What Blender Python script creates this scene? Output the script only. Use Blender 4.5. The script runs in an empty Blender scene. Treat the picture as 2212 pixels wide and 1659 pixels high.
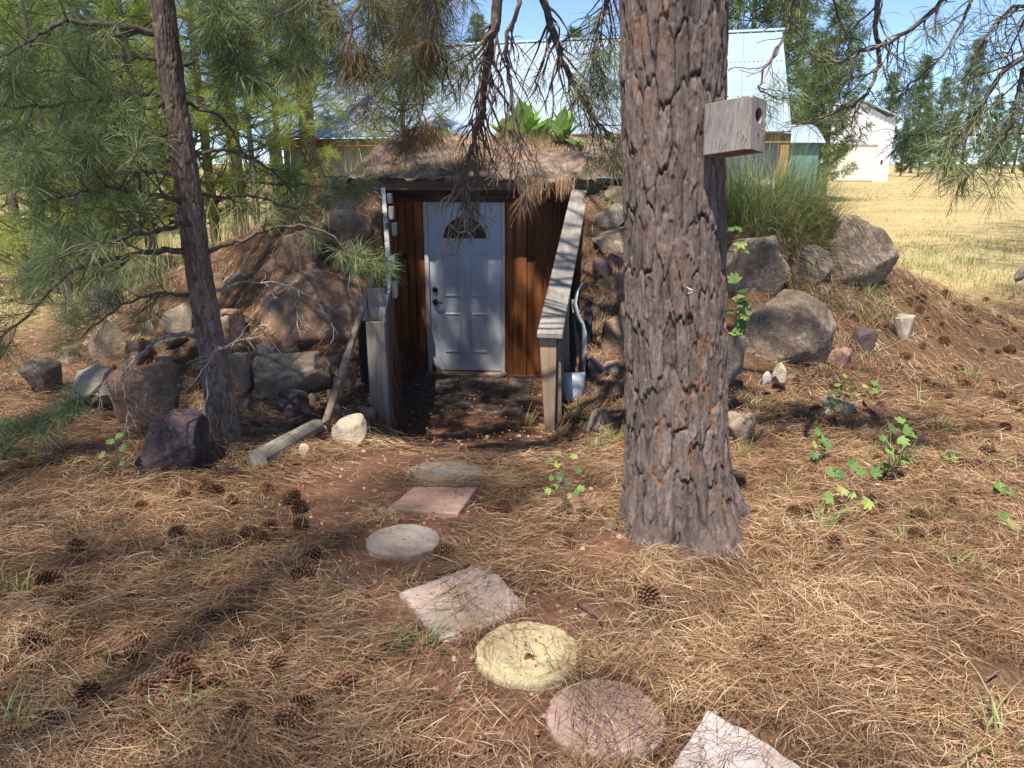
import bpy, math, random
import numpy as np
from mathutils import Vector, Matrix, Euler
R = math.radians
random.seed(7); rng = np.random.default_rng(7)
scn = bpy.context.scene
col = scn.collection

# ------------------------------------------------------------------ camera, sky, sun, exposure
CAM_Z, PITCH, FPX = 1.76, R(16.5), 1570.6          # eye height, downward tilt, focal length for a 2212 px wide frame
cam_d = bpy.data.cameras.new('camera'); cam_d.sensor_width = 36; cam_d.lens = 36*FPX/2212
cam_d.clip_start = 0.05; cam_d.clip_end = 3000
cam = bpy.data.objects.new('camera', cam_d); col.objects.link(cam)
cam.location = (0, 0, CAM_Z); cam.rotation_euler = (math.pi/2-PITCH, 0, 0)
scn.camera = cam

SUN_EL, SUN_AZ = R(64), R(203)                      # azimuth of the sun seen from above, clockwise from +Y
sdir = Vector((math.sin(SUN_AZ)*math.cos(SUN_EL), math.cos(SUN_AZ)*math.cos(SUN_EL), math.sin(SUN_EL)))
world = bpy.data.worlds.new('World'); scn.world = world; world.use_nodes = True
wn = world.node_tree.nodes; wl = world.node_tree.links; wn.clear()
wo = wn.new('ShaderNodeOutputWorld'); bg = wn.new('ShaderNodeBackground'); sky = wn.new('ShaderNodeTexSky')
sky.sky_type = 'NISHITA'; sky.sun_disc = False; sky.sun_elevation = SUN_EL; sky.sun_rotation = SUN_AZ
sky.altitude = 2500; sky.air_density = 0.62; sky.dust_density = 0.1; sky.ozone_density = 1.5
bg.inputs['Strength'].default_value = 0.125
wl.new(sky.outputs[0], bg.inputs[0]); wl.new(bg.outputs[0], wo.inputs[0])
sun_d = bpy.data.lights.new('sun', 'SUN'); sun_d.energy = 4.4; sun_d.angle = R(0.53); sun_d.color = (1.0, 0.94, 0.84)
sun = bpy.data.objects.new('sun', sun_d); col.objects.link(sun)
sun.rotation_euler = sdir.to_track_quat('Z', 'Y').to_euler()
scn.view_settings.view_transform = 'Standard'; scn.view_settings.look = 'None'
scn.view_settings.exposure = 1.32; scn.view_settings.gamma = 1.0
scn.render.engine = 'CYCLES'
scn.cycles.max_bounces = 6; scn.cycles.diffuse_bounces = 4; scn.cycles.glossy_bounces = 2; scn.cycles.transmission_bounces = 4
scn.cycles.use_denoising = True; scn.cycles.caustics_reflective = False; scn.cycles.caustics_refractive = False

# ------------------------------------------------------------------ helpers: projection, noise, meshes
CP, SP = math.cos(PITCH), math.sin(PITCH)
def ray(px, py):
    a = (px-1106)/FPX; b = (829.5-py)/FPX
    return np.array([a, CP+b*SP, -SP+b*CP])
def P(px, py, Y):                                    # the point seen at a picture position, Y metres ahead
    d = ray(px, py); return Vector(d*(Y/d[1]))+Vector((0, 0, CAM_Z))
def zdep(Y, py):                                     # metres per view pixel at that distance
    d = ray(1106, py); return (Y/d[1])/FPX

def _h(i, j, k, s):
    n = (i*374761393+j*668265263+k*2147483647+s*144269504) & 0xffffffff
    n = ((n ^ (n >> 13))*1274126177) & 0xffffffff
    n = ((n ^ (n >> 15))*2246822519) & 0xffffffff
    return ((n ^ (n >> 16)) & 0xffff)/65535.0
def noise(x, y, z=None, s=0):
    x = np.asarray(x, float); y = np.asarray(y, float)
    z = np.zeros_like(x) if z is None else np.asarray(z, float)
    i, j, k = np.floor(x).astype(np.int64), np.floor(y).astype(np.int64), np.floor(z).astype(np.int64)
    f, g, h = x-i, y-j, z-k
    f = f*f*(3-2*f); g = g*g*(3-2*g); h = h*h*(3-2*h)
    def L(a, b, t): return a+(b-a)*t
    r = [L(L(_h(i, j, k+q, s), _h(i+1, j, k+q, s), f), L(_h(i, j+1, k+q, s), _h(i+1, j+1, k+q, s), f), g) for q in (0, 1)]
    return L(r[0], r[1], h)*2-1
def fbm(x, y, z=None, s=0, o=4):
    r = 0; a = 1.0; t = 0
    for q in range(o):
        m = 2.03**q
        r = r+a*noise(np.asarray(x)*m, np.asarray(y)*m, None if z is None else np.asarray(z)*m, s+q*17); t += a; a *= .5
    return r/t
def sstep(a, b, x):
    t = np.clip((np.asarray(x, float)-a)/(b-a), 0, 1); return t*t*(3-2*t)

def mesh_np(name, V, F, mat=None, smooth=False, attrs=None):
    V = np.ascontiguousarray(V, dtype=np.float32)
    me = bpy.data.meshes.new(name)
    if isinstance(F, np.ndarray):
        n, k = F.shape
        me.vertices.add(len(V)); me.vertices.foreach_set('co', V.ravel())
        me.loops.add(n*k); me.loops.foreach_set('vertex_index', np.ascontiguousarray(F, dtype=np.int32).ravel())
        me.polygons.add(n); me.polygons.foreach_set('loop_start', np.arange(0, n*k, k, dtype=np.int32))
        try: me.polygons.foreach_set('loop_total', np.full(n, k, dtype=np.int32))
        except Exception: pass
        me.update(calc_edges=True)
    else:
        me.from_pydata([tuple(map(float, v)) for v in V], [], F); me.update()
    if smooth:
        me.polygons.foreach_set('use_smooth', np.ones(len(me.polygons), dtype=bool))
    for k2, a in (attrs or {}).items():
        at = me.attributes.new(k2, 'FLOAT', 'POINT'); at.data.foreach_set('value', np.ascontiguousarray(a, dtype=np.float32))
    if mat: me.materials.append(mat)
    return me
def tag(o, label=None, cat=None, group=None, kind=None):
    if label: o['label'] = label
    if cat: o['category'] = cat
    if group: o['group'] = group
    if kind: o['kind'] = kind
    return o
def obj(name, me, parent=None):
    o = bpy.data.objects.new(name, me); col.objects.link(o)
    if parent is not None:
        o.parent = parent
        if parent.type == 'EMPTY': o.matrix_parent_inverse = Matrix.Translation(-parent.location)
    return o
def thing(name, label, cat, loc, group=None):
    o = bpy.data.objects.new(name, None); col.objects.link(o); o.location = loc; o.empty_display_size = .1
    return tag(o, label, cat, group)
class MB:                                            # a small mesh collector
    def __init__(s): s.v = []; s.f = []
    def add(s, v, f):
        b = len(s.v); s.v += [tuple(p) for p in v]; s.f += [tuple(b+i for i in q) for q in f]
    def box(s, o, ax, ay, az, jit=0):                # corner o and three edge vectors
        o, ax, ay, az = map(Vector, (o, ax, ay, az)); vs = []
        for k in (0, 1):
            for j in (0, 1):
                for i in (0, 1): vs.append(o+ax*i+ay*j+az*k+Vector([random.uniform(-jit, jit) for _ in 'xyz']))
        s.add(vs, [(0, 2, 3, 1), (4, 5, 7, 6), (0, 1, 5, 4), (1, 3, 7, 5), (3, 2, 6, 7), (2, 0, 4, 6)])
    def me(s, name, mat, bevel=0, smooth=False):
        m = bpy.data.meshes.new(name); m.from_pydata(s.v, [], s.f); m.update()
        if bevel:
            import bmesh
            bm = bmesh.new(); bm.from_mesh(m); bmesh.ops.recalc_face_normals(bm, faces=bm.faces)
            bmesh.ops.bevel(bm, geom=list(bm.edges), offset=bevel, segments=1, affect='EDGES'); bm.to_mesh(m); bm.free()
        if smooth: m.polygons.foreach_set('use_smooth', [True]*len(m.polygons))
        m.materials.append(mat); return m
def tubes(paths, ns=6):                              # paths: list of (pts (n,3), radii (n)); returns V, F (quads)
    Vs = []; Fs = []; b = 0
    ang = np.arange(ns)*2*math.pi/ns
    for pts, rad in paths:
        pts = np.asarray(pts, float); n = len(pts)
        t = np.gradient(pts, axis=0); t /= np.linalg.norm(t, axis=1)[:, None]+1e-9
        ref = np.array([.31, .22, .92]) if abs(t[0, 2]) < .8 else np.array([.9, .3, .1])
        u = np.cross(t, ref); u /= np.linalg.norm(u, axis=1)[:, None]+1e-9
        w = np.cross(t, u)
        ring = pts[:, None, :]+np.asarray(rad)[:, None, None]*(u[:, None, :]*np.cos(ang)[None, :, None]+w[:, None, :]*np.sin(ang)[None, :, None])
        Vs.append(ring.reshape(-1, 3))
        i = np.arange(n-1)[:, None]*ns; j = np.arange(ns)[None, :]; j2 = (j+1) % ns
        Fs.append((b+np.stack([i+j, i+j2, i+ns+j2, i+ns+j], -1)).reshape(-1, 4)); b += n*ns
    return np.concatenate(Vs), np.concatenate(Fs)
def spline(pts, n):                                  # Catmull-Rom through control points
    p = np.asarray([tuple(q) for q in pts], float); m = len(p)
    p = np.vstack([2*p[0]-p[1], p, 2*p[-1]-p[-2]])
    out = []
    for t in np.linspace(0, m-1-1e-6, n):
        i = int(t); f = t-i; a, b, c, d = p[i], p[i+1], p[i+2], p[i+3]
        out.append(.5*((2*b)+(-a+c)*f+(2*a-5*b+4*c-d)*f*f+(-a+3*b-3*c+d)*f**3))
    return np.array(out)
def unit(v): return v/(np.linalg.norm(v, axis=-1, keepdims=True)+1e-9)
def needles(B, D, L, k, width, spread=(8, 85), shoot=.09, droop=.25, seed=0):
    """k needles round each shoot: B bases (n,3), D directions (n,3), L lengths (n). Quads base-mid-tip-mid."""
    g = np.random.default_rng(seed); n = len(B); N = n*k
    B = np.repeat(B, k, 0); D = unit(np.repeat(D, k, 0)); Ln = np.repeat(L, k)*g.uniform(.65, 1.1, N)
    pr = unit(np.cross(D, unit(g.normal(size=(N, 3)))))
    a = np.radians(spread[0]+(spread[1]-spread[0])*g.random(N)**.8)[:, None]
    d = D*np.cos(a)+pr*np.sin(a)
    base = B-D*(shoot*g.random(N))[:, None]
    tip = base+d*Ln[:, None]; tip[:, 2] -= droop*Ln*g.uniform(.5, 1.3, N)*(1-.6*np.abs(d[:, 2]))
    mid = (base+tip)/2; mid[:, 2] += .10*droop*Ln*2
    wv = unit(np.cross(tip-base, unit(g.normal(size=(N, 3)))))*(width*g.uniform(.7, 1.2, N))[:, None]/2
    V = np.stack([base, mid+wv, tip, mid-wv], 1).reshape(-1, 3)
    F = np.arange(N*4).reshape(-1, 4)
    r = np.repeat(np.clip(np.repeat(g.random(n), k)*.6+g.random(N)*.4, 0, 1), 4)
    return V, F, r
def joinVF(lst):
    Vs, Fs, As = [], [], []; b = 0
    for it in lst:
        Vs.append(it[0]); Fs.append(it[1]+b); b += len(it[0])
        if len(it) > 2: As.append(it[2])
    return (np.concatenate(Vs), np.concatenate(Fs)) + ((np.concatenate(As),) if As else ())

# ------------------------------------------------------------------ materials
def newmat(name):
    m = bpy.data.materials.new(name); m.use_nodes = True
    nt = m.node_tree; nt.nodes.clear()
    o = nt.nodes.new('ShaderNodeOutputMaterial'); b = nt.nodes.new('ShaderNodeBsdfPrincipled')
    nt.links.new(b.outputs[0], o.inputs[0]); b.inputs['Specular IOR Level'].default_value = .25
    return m, nt, b, o
def nd(nt, t, **kw):
    n = nt.nodes.new(t)
    for k, v in kw.items():
        if k == 'ins':
            for a, b in v.items():
                if isinstance(b, bpy.types.NodeSocket): nt.links.new(b, n.inputs[a])
                else: n.inputs[a].default_value = b
        else: setattr(n, k, v)
    return n
def ramp(nt, fac, stops):
    r = nt.nodes.new('ShaderNodeValToRGB'); e = r.color_ramp.elements
    while len(e) < len(stops): e.new(.5)
    for q, (p, c) in zip(e, stops): q.position = p; q.color = (*c, 1) if len(c) == 3 else c
    nt.links.new(fac, r.inputs[0]); return r.outputs[0]
def coord(nt, scale=(1, 1, 1), kind='Object'):
    tc = nt.nodes.new('ShaderNodeTexCoord')
    mp = nd(nt, 'ShaderNodeMapping', ins={0: tc.outputs[kind]}); mp.inputs['Scale'].default_value = scale
    return mp.outputs[0]
def tnoise(nt, vec, scale, detail=6, rough=.6, dist=0):
    n = nd(nt, 'ShaderNodeTexNoise', ins={'Vector': vec, 'Scale': scale, 'Detail': detail, 'Roughness': rough, 'Distortion': dist})
    return n.outputs[0]
def mixc(nt, fac, a, b, mode='MIX'):
    n = nt.nodes.new('ShaderNodeMix'); n.data_type = 'RGBA'; n.blend_type = mode
    for i, v in ((0, fac), (6, a), (7, b)):
        if isinstance(v, bpy.types.NodeSocket): nt.links.new(v, n.inputs[i])
        else: n.inputs[i].default_value = v if i == 0 else (*v, 1)
    return n.outputs[2]
def bump(nt, b, h, strength=.5, dist=.02):
    n = nd(nt, 'ShaderNodeBump', ins={'Height': h, 'Strength': strength, 'Distance': dist}); nt.links.new(n.outputs[0], b.inputs['Normal'])
def attr(nt, name):
    a = nt.nodes.new('ShaderNodeAttribute'); a.attribute_name = name; return a.outputs['Fac']

def m_simple(name, stops, scale=8, stretch=(1, 1, 1), rough=.85, bs=.4, bd=.01, dist=0, spec=.25, metallic=0, detail=7):
    m, nt, b, o = newmat(name); v = coord(nt, stretch); n = tnoise(nt, v, scale, detail, .62, dist)
    nt.links.new(ramp(nt, n, stops), b.inputs['Base Color']); b.inputs['Roughness'].default_value = rough
    b.inputs['Specular IOR Level'].default_value = spec; b.inputs['Metallic'].default_value = metallic
    if bs: bump(nt, b, n, bs, bd)
    return m
def m_leafy(name, stops, trans=.35, rough=.55):       # colour varies from needle to needle / blade to blade
    m, nt, b, o = newmat(name); c = ramp(nt, attr(nt, 'rnd'), stops)
    d = nd(nt, 'ShaderNodeBsdfDiffuse', ins={0: c}); t = nd(nt, 'ShaderNodeBsdfTranslucent', ins={0: c})
    g = nd(nt, 'ShaderNodeBsdfGlossy', ins={0: (1, 1, 1, 1), 'Roughness': rough})
    x = nd(nt, 'ShaderNodeMixShader', ins={0: trans, 1: d.outputs[0], 2: t.outputs[0]})
    y = nd(nt, 'ShaderNodeMixShader', ins={0: .015, 1: x.outputs[0], 2: g.outputs[0]})
    nt.nodes.remove(b); nt.links.new(y.outputs[0], o.inputs[0]); return m
def m_wood(name, stops, grain='Z', scale=14, rough=.8, knots=0, bs=.3, var=.25):
    m, nt, b, o = newmat(name)
    st = {'X': (.06, 1, 1), 'Y': (1, .06, 1), 'Z': (1, 1, .06)}[grain]
    v = coord(nt, st); n = tnoise(nt, v, scale, 8, .65, .6); n2 = tnoise(nt, coord(nt), 3.1, 4, .6)
    c = ramp(nt, n, stops)
    oi = nt.nodes.new('ShaderNodeObjectInfo')
    rv = nd(nt, 'ShaderNodeMapRange', ins={0: oi.outputs['Random'], 3: 1-var, 4: 1+var})
    hsv = nd(nt, 'ShaderNodeHueSaturation', ins={'Color': c, 'Value': rv.outputs[0]}); c = hsv.outputs[0]
    c = mixc(nt, ramp(nt, n2, [(.4, (0, 0, 0)), (.75, (.45, .45, .45))]), c, (stops[0][1][0]*.6, stops[0][1][1]*.6, stops[0][1][2]*.6))
    if knots:
        vo = nd(nt, 'ShaderNodeTexVoronoi', ins={'Vector': coord(nt, (1, 1, .55)), 'Scale': knots}); vo.feature = 'F1'
        k = ramp(nt, vo.outputs['Distance'], [(.05, (1, 1, 1)), (.13, (0, 0, 0))])
        c = mixc(nt, k, c, (.025, .010, .005))
    nt.links.new(c, b.inputs['Base Color']); b.inputs['Roughness'].default_value = rough; bump(nt, b, n, bs, .004)
    return m
def m_rock(name, base, dark, lich, lamount=.5, scale=5, red=None, redamt=.0):
    m, nt, b, o = newmat(name); v = coord(nt)
    n = tnoise(nt, v, scale, 10, .7, .3); n2 = tnoise(nt, v, scale*.5, 5, .6); n3 = tnoise(nt, v, scale*7, 6, .7)
    c = ramp(nt, n, [(.28, dark), (.5, base), (.72, tuple(min(1, x*1.35) for x in base))])
    if red: c = mixc(nt, ramp(nt, n2, [(.45, (0, 0, 0)), (.62, (redamt,)*3)]), c, red)
    vo = nd(nt, 'ShaderNodeTexVoronoi', ins={'Vector': v, 'Scale': scale*5})
    la = ramp(nt, tnoise(nt, v, scale*5.5, 10, .8, .4), [(.55-.10*lamount, (0, 0, 0)), (.60-.10*lamount, (1, 1, 1))])
    lb = ramp(nt, tnoise(nt, coord(nt, (1.3, 1.1, .9)), scale*.7, 6, .65), [(.50-.14*lamount, (0, 0, 0)), (.66-.14*lamount, (.85, .85, .85))])
    c = mixc(nt, mixc(nt, 1.0, la, lb, 'MULTIPLY'), c, lich)
    c = mixc(nt, ramp(nt, vo.outputs['Distance'], [(.06, (.7, .7, .7)), (.2, (0, 0, 0))]), c, dark)
    nt.links.new(c, b.inputs['Base Color']); b.inputs['Roughness'].default_value = .95; b.inputs['Specular IOR Level'].default_value = .12
    h = nd(nt, 'ShaderNodeMath', operation='ADD', ins={0: n, 1: n3}); bump(nt, b, h.outputs[0], .8, .02)
    return m

MAT = {}
MAT['rock_brown'] = m_rock('brown_lichen_rock', (.20, .13, .088), (.06, .042, .03), (.36, .31, .25), .45, 4, (.26, .115, .06), .8)
MAT['rock_tan'] = m_rock('tan_pitted_rock', (.27, .205, .145), (.09, .065, .045), (.36, .33, .25), .3, 6, (.26, .14, .08), .4)
MAT['rock_basalt'] = m_rock('purple_basalt', (.085, .062, .066), (.03, .023, .026), (.24, .2, .2), .05, 5, (.15, .085, .06), .5)
MAT['rock_lichen'] = m_rock('grey_lichen_rock', (.20, .15, .11), (.04, .03, .025), (.38, .33, .27), .55, 5, (.22, .125, .08), .5)
MAT['rock_pale'] = m_rock('pale_rock', (.40, .325, .245), (.2, .16, .12), (.5, .46, .4), .3, 9)
MAT['rock_grey'] = m_rock('grey_rock', (.2, .16, .13), (.07, .06, .055), (.33, .3, .28), .3, 6)
MAT['rock_pink'] = m_rock('pink_rock', (.33, .19, .15), (.1, .055, .045), (.42, .33, .29), .3, 9)
MAT['siding'] = m_wood('red_stained_board', [(.3, (.10, .033, .011)), (.55, (.25, .09, .028)), (.75, (.38, .155, .052))], 'Z', 16, .6, 3.3, .25, .35)
MAT['greywood'] = m_wood('weathered_grey_board', [(.3, (.15, .125, .10)), (.55, (.27, .23, .19)), (.75, (.37, .325, .28))], 'Z', 22, .9, 0, .35, .15)
MAT['rail'] = m_wood('weathered_rail_board', [(.3, (.17, .15, .13)), (.55, (.27, .243, .212)), (.75, (.35, .32, .285))], 'Y', 26, .9, 0, .35, .1)
MAT['brownwood'] = m_wood('weathered_brown_board', [(.3, (.12, .085, .06)), (.55, (.21, .155, .115)), (.75, (.30, .24, .19))], 'Z', 22, .9, 0, .35, .3)
MAT['postwood'] = m_wood('worn_post', [(.3, (.22, .14, .09)), (.5, (.36, .25, .17)), (.72, (.38, .19, .08))], 'Z', 9, .85, 0, .35, .1)
MAT['whitewood'] = m_wood('peeling_white_strip', [(.35, (.34, .30, .265)), (.5, (.50, .46, .42)), (.7, (.60, .56, .52))], 'Z', 18, .85, 0, .3, .1)
MAT['darkwood'] = m_wood('dark_header_board', [(.3, (.07, .045, .032)), (.55, (.14, .095, .068)), (.75, (.21, .15, .11))], 'X', 16, .85, 0, .3, .2)
MAT['birdwood'] = m_wood('birdhouse_cedar', [(.25, (.08, .066, .06)), (.5, (.21, .185, .172)), (.75, (.31, .28, .262))], 'Z', 110, .9, 0, .6, .05)
MAT['birdfloor'] = m_wood('birdhouse_floor_board', [(.3, (.09, .062, .045)), (.6, (.19, .13, .09))], 'X', 16, .9)
MAT['logwood'] = m_wood('grey_round_log', [(.3, (.15, .125, .10)), (.55, (.30, .255, .20)), (.75, (.40, .35, .28))], 'Y', 14, .9, 0, .6, .05)
MAT['doorpaint'] = m_simple('door_paint', [(.3, (.42, .44, .48)), (.7, (.52, .54, .58))], 2.2, rough=.45, bs=.05, spec=.5)
MAT['frame'] = m_simple('door_frame_paint', [(.3, (.50, .45, .42)), (.7, (.62, .57, .54))], 5, rough=.55, bs=.05)
MAT['black'] = m_simple('black_plastic', [(.3, (.010, .010, .011)), (.7, (.020, .020, .021))], 4, rough=.45, bs=.2)
MAT['bronze'] = m_simple('dark_bronze', [(.3, (.03, .026, .022)), (.7, (.06, .05, .045))], 10, rough=.35, metallic=.8, bs=0)
MAT['galv'] = m_simple('galvanised_sheet', [(.35, (.33, .37, .41)), (.5, (.43, .46, .50)), (.7, (.50, .53, .56))], 60, rough=.42, metallic=.35, bs=.05, spec=.4)
MAT['clay'] = m_simple('dark_brown_glaze', [(.3, (.035, .02, .014)), (.7, (.08, .045, .03))], 9, rough=.5, bs=.15)
MAT['soilroof'] = m_simple('dry_roof_soil', [(.28, (.075, .052, .040)), (.5, (.165, .118, .090)), (.72, (.29, .225, .18))], 11, rough=1, bs=.9, bd=.04, spec=.05)
MAT['flash'] = m_simple('grey_roofing_felt', [(.3, (.12, .12, .125)), (.7, (.22, .215, .21))], 7, rough=.7, bs=.2)
MAT['paver'] = m_simple('dark_paver', [(.3, (.06, .042, .035)), (.5, (.10, .072, .06)), (.72, (.17, .13, .11))], 14, rough=.95, bs=.5, bd=.008)
def m_stone(name, a, b_, spots):
    m, nt, b, o = newmat(name); v = coord(nt); n = tnoise(nt, v, 6, 8, .65); n2 = tnoise(nt, v, 26, 6, .7)
    c = ramp(nt, n, [(.3, a), (.7, b_)])
    c = mixc(nt, ramp(nt, n2, [(.60, (0, 0, 0)), (.72, (.75, .75, .75))]), c, spots)
    n3 = tnoise(nt, coord(nt, (1, 1, 1)), 2.6, 4, .5); c = mixc(nt, ramp(nt, n3, [(.42, (0, 0, 0)), (.68, (.7, .7, .7))]), c, (.20, .135, .095))
    n4 = tnoise(nt, coord(nt), 11, 8, .75, .6); c = mixc(nt, ramp(nt, n4, [(.55, (0, 0, 0)), (.66, (.55, .55, .55))]), c, tuple(x*.45 for x in a))
    nt.links.new(c, b.inputs['Base Color']); b.inputs['Roughness'].default_value = .95; b.inputs['Specular IOR Level'].default_value = .15
    h2 = nd(nt, 'ShaderNodeMath', operation='ADD', ins={0: n2, 1: n4}); bump(nt, b, h2.outputs[0], .6, .008); return m
MAT['st_grey'] = m_stone('grey_concrete', (.27, .23, .195), (.38, .33, .285), (.13, .10, .085))
MAT['st_dull'] = m_stone('dusty_concrete', (.17, .145, .125), (.27, .24, .215), (.08, .06, .045))
MAT['st_pink'] = m_stone('pink_concrete', (.40, .235, .175), (.50, .31, .24), (.2, .11, .08))
MAT['st_mauve'] = m_stone('mauve_concrete', (.34, .265, .235), (.47, .38, .335), (.12, .09, .08))
MAT['st_yellow'] = m_stone('yellow_concrete', (.44, .36, .20), (.60, .51, .30), (.16, .12, .07))
MAT['st_rose'] = m_stone('rose_concrete', (.36, .235, .20), (.47, .32, .275), (.15, .10, .085))
MAT['st_lav'] = m_stone('lavender_concrete', (.40, .35, .345), (.53, .475, .46), (.2, .17, .17))
MAT['groove'] = m_simple('scratched_groove', [(.3, (.15, .11, .10)), (.7, (.26, .2, .18))], 20, bs=0)

NEEDLE = [(0, (.065, .095, .037)), (.45, (.15, .195, .08)), (.8, (.26, .305, .135)), (.95, (.36, .36, .15)), (1, (.40, .28, .12))]
MAT['needle'] = m_leafy('pine_needles', NEEDLE, .3, .5)
MAT['needle_lit'] = m_leafy('sunlit_pine_needles', [(0, (.16, .22, .035)), (.5, (.31, .38, .07)), (.85, (.42, .46, .12)), (1, (.48, .46, .18))], .5, .5)  # sunlight put into the colour: brighter and yellower than the nearer needles
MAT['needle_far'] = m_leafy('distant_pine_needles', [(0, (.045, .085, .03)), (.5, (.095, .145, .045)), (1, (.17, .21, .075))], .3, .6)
MAT['needle_mix'] = m_leafy('dying_pine_needles', [(0, (.07, .10, .04)), (.35, (.13, .15, .065)), (.55, (.20, .13, .06)), (1, (.34, .20, .10))], .3, .5)
MAT['needle_dead'] = m_leafy('dead_pine_needles', [(0, (.20, .105, .05)), (.5, (.36, .22, .12)), (1, (.5, .36, .22))], .25, .5)
MAT['litter'] = m_leafy('fallen_needles', [(0, (.085, .046, .027)), (.3, (.225, .125, .068)), (.6, (.36, .22, .122)), (.85, (.48, .34, .20)), (1, (.56, .46, .33))], .1, .45)
MAT['drygrass'] = m_leafy('dry_grass_blades', [(0, (.28, .22, .11)), (.5, (.46, .37, .20)), (1, (.60, .50, .31))], .3)
MAT['straw'] = m_leafy('field_stubble', [(0, (.20, .18, .07)), (.5, (.36, .28, .13)), (.85, (.46, .37, .19)), (1, (.20, .22, .08))], .3)
MAT['greengrass'] = m_leafy('green_grass_blades', [(0, (.10, .15, .045)), (.5, (.19, .25, .085)), (.8, (.32, .34, .15)), (1, (.46, .42, .24))], .4)
MAT['palegrass'] = m_leafy('pale_seeding_grass', [(0, (.30, .30, .13)), (.5, (.46, .42, .20)), (1, (.58, .52, .30))], .45)
MAT['leaf'] = m_leafy('lobed_leaf', [(0, (.075, .16, .045)), (.6, (.15, .27, .06)), (1, (.36, .42, .12))], .45)
MAT['mullein'] = m_leafy('felted_leaf', [(0, (.16, .30, .06)), (.6, (.27, .43, .11)), (1, (.38, .50, .18))], .4)
MAT['twig'] = m_simple('branch_bark', [(.3, (.05, .036, .03)), (.55, (.115, .085, .072)), (.75, (.19, .155, .135))], 30, rough=.95, bs=.5, bd=.004)
MAT['twigdead'] = m_simple('dead_branch_bark', [(.3, (.075, .05, .042)), (.55, (.16, .115, .095)), (.75, (.27, .21, .18))], 30, rough=.95, bs=.5, bd=.004)
MAT['twiggrey'] = m_simple('bare_twig_bark', [(.3, (.14, .115, .10)), (.7, (.34, .30, .27))], 30, rough=.95, bs=.4, bd=.004)
MAT['cone'] = m_leafy('cone_scale', [(0, (.045, .022, .014)), (.4, (.13, .062, .034)), (.8, (.26, .14, .075)), (1, (.38, .24, .14))], .03)

# ------------------------------------------------------------------ terrain
PATH_X = ([0, 2, 3.5, 5, 6.5, 9], [.5, .35, -.25, -.45, -.40, -.40])
PATH_Z = ([-40, 0, 2, 3.5, 5, 6.0, 6.4, 9], [.3, .05, 0, -.09, -.30, -.56, -.66, -.70])
SIDE_Z = ([-40, 0, 4, 6, 9, 12, 53, 300, 900], [.3, .05, 0, -.05, .05, .2, .93, 3.0, 6])
G_X = ([-5.9, -4.5, -3.3, -2.0, 1.3, 3.0, 3.8, 4.7, 5.9], [0, .20, .58, 1, 1, .95, .74, .34, 0])
def xl(y): return np.interp(y, [5.6, 8.74], [-1.03, -1.42])
def xr(y): return np.interp(y, [5.6, 8.74], [.33, .80])
def pit_mask(x, y, e=.05):
    return sstep(-e, e, x-xl(y))*sstep(-e, e, xr(y)-x)*(1-sstep(8.78, 8.84, y))*sstep(5.3, 6.0, y)
def roof_z(x, y):
    z = np.interp(y, [8.2, 9.0, 10.6, 12, 14], [1.66, 1.84, 2.19, 2.15, 1.9])
    return z-.10*np.clip(-x-1.2, 0, 2)**1.3
def H(x, y, fine=True):
    x = np.asarray(x, float); y = np.asarray(y, float)
    xc = np.interp(y, *PATH_X); w = np.exp(-((x-xc)/1.7)**2)*(1-sstep(9, 12, y))
    base = np.interp(y, *PATH_Z)*w+np.interp(y, *SIDE_Z)*(1-w)
    m = np.interp(x, *G_X); m = m*sstep(5.3, 8.45, y-.25*np.clip(np.abs(x+.3)-2, 0, 3))*(1-sstep(12.0, 17.5, y))
    z = base+m*(1.62-base*.8)
    roof = sstep(-2.1, -1.85, x)*(1-sstep(1.5, 2.4, x))*sstep(8.78, 8.86, y)*(1-sstep(11.5, 13, y))
    z = z*(1-roof)+(roof_z(x, y)-.14)*roof
    pit = pit_mask(x, y)
    z = z*(1-pit)+np.interp(y, *PATH_Z)*pit
    if fine:
        near = 1-sstep(14, 30, y)
        a = (1-.8*pit)*near
        z = z+a*(.038*fbm(x*1.7, y*1.7, s=3)+.022*fbm(x*5, y*5, s=5)+.012*noise(x*14, y*14, s=9))
        z = z+(1-near)*.10*fbm(x*.12, y*.12, s=11)+sstep(60, 400, y)*2*fbm(x*.01, y*.01, s=12)
    return z
def G(px, py, up=0.0):                               # where a view ray meets the terrain
    d = ray(px, py); t = np.geomspace(.8, 400, 900)
    p = d[None, :]*t[:, None]; zz = CAM_Z+p[:, 2]-H(p[:, 0], p[:, 1])-up
    i = int(np.argmax(zz < 0)) if (zz < 0).any() else len(t)-1
    i = max(i, 1); f = zz[i-1]/(zz[i-1]-zz[i]+1e-9); q = p[i-1]+(p[i]-p[i-1])*np.clip(f, 0, 1)
    return Vector((q[0], q[1], CAM_Z+q[2]-up))

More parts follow.
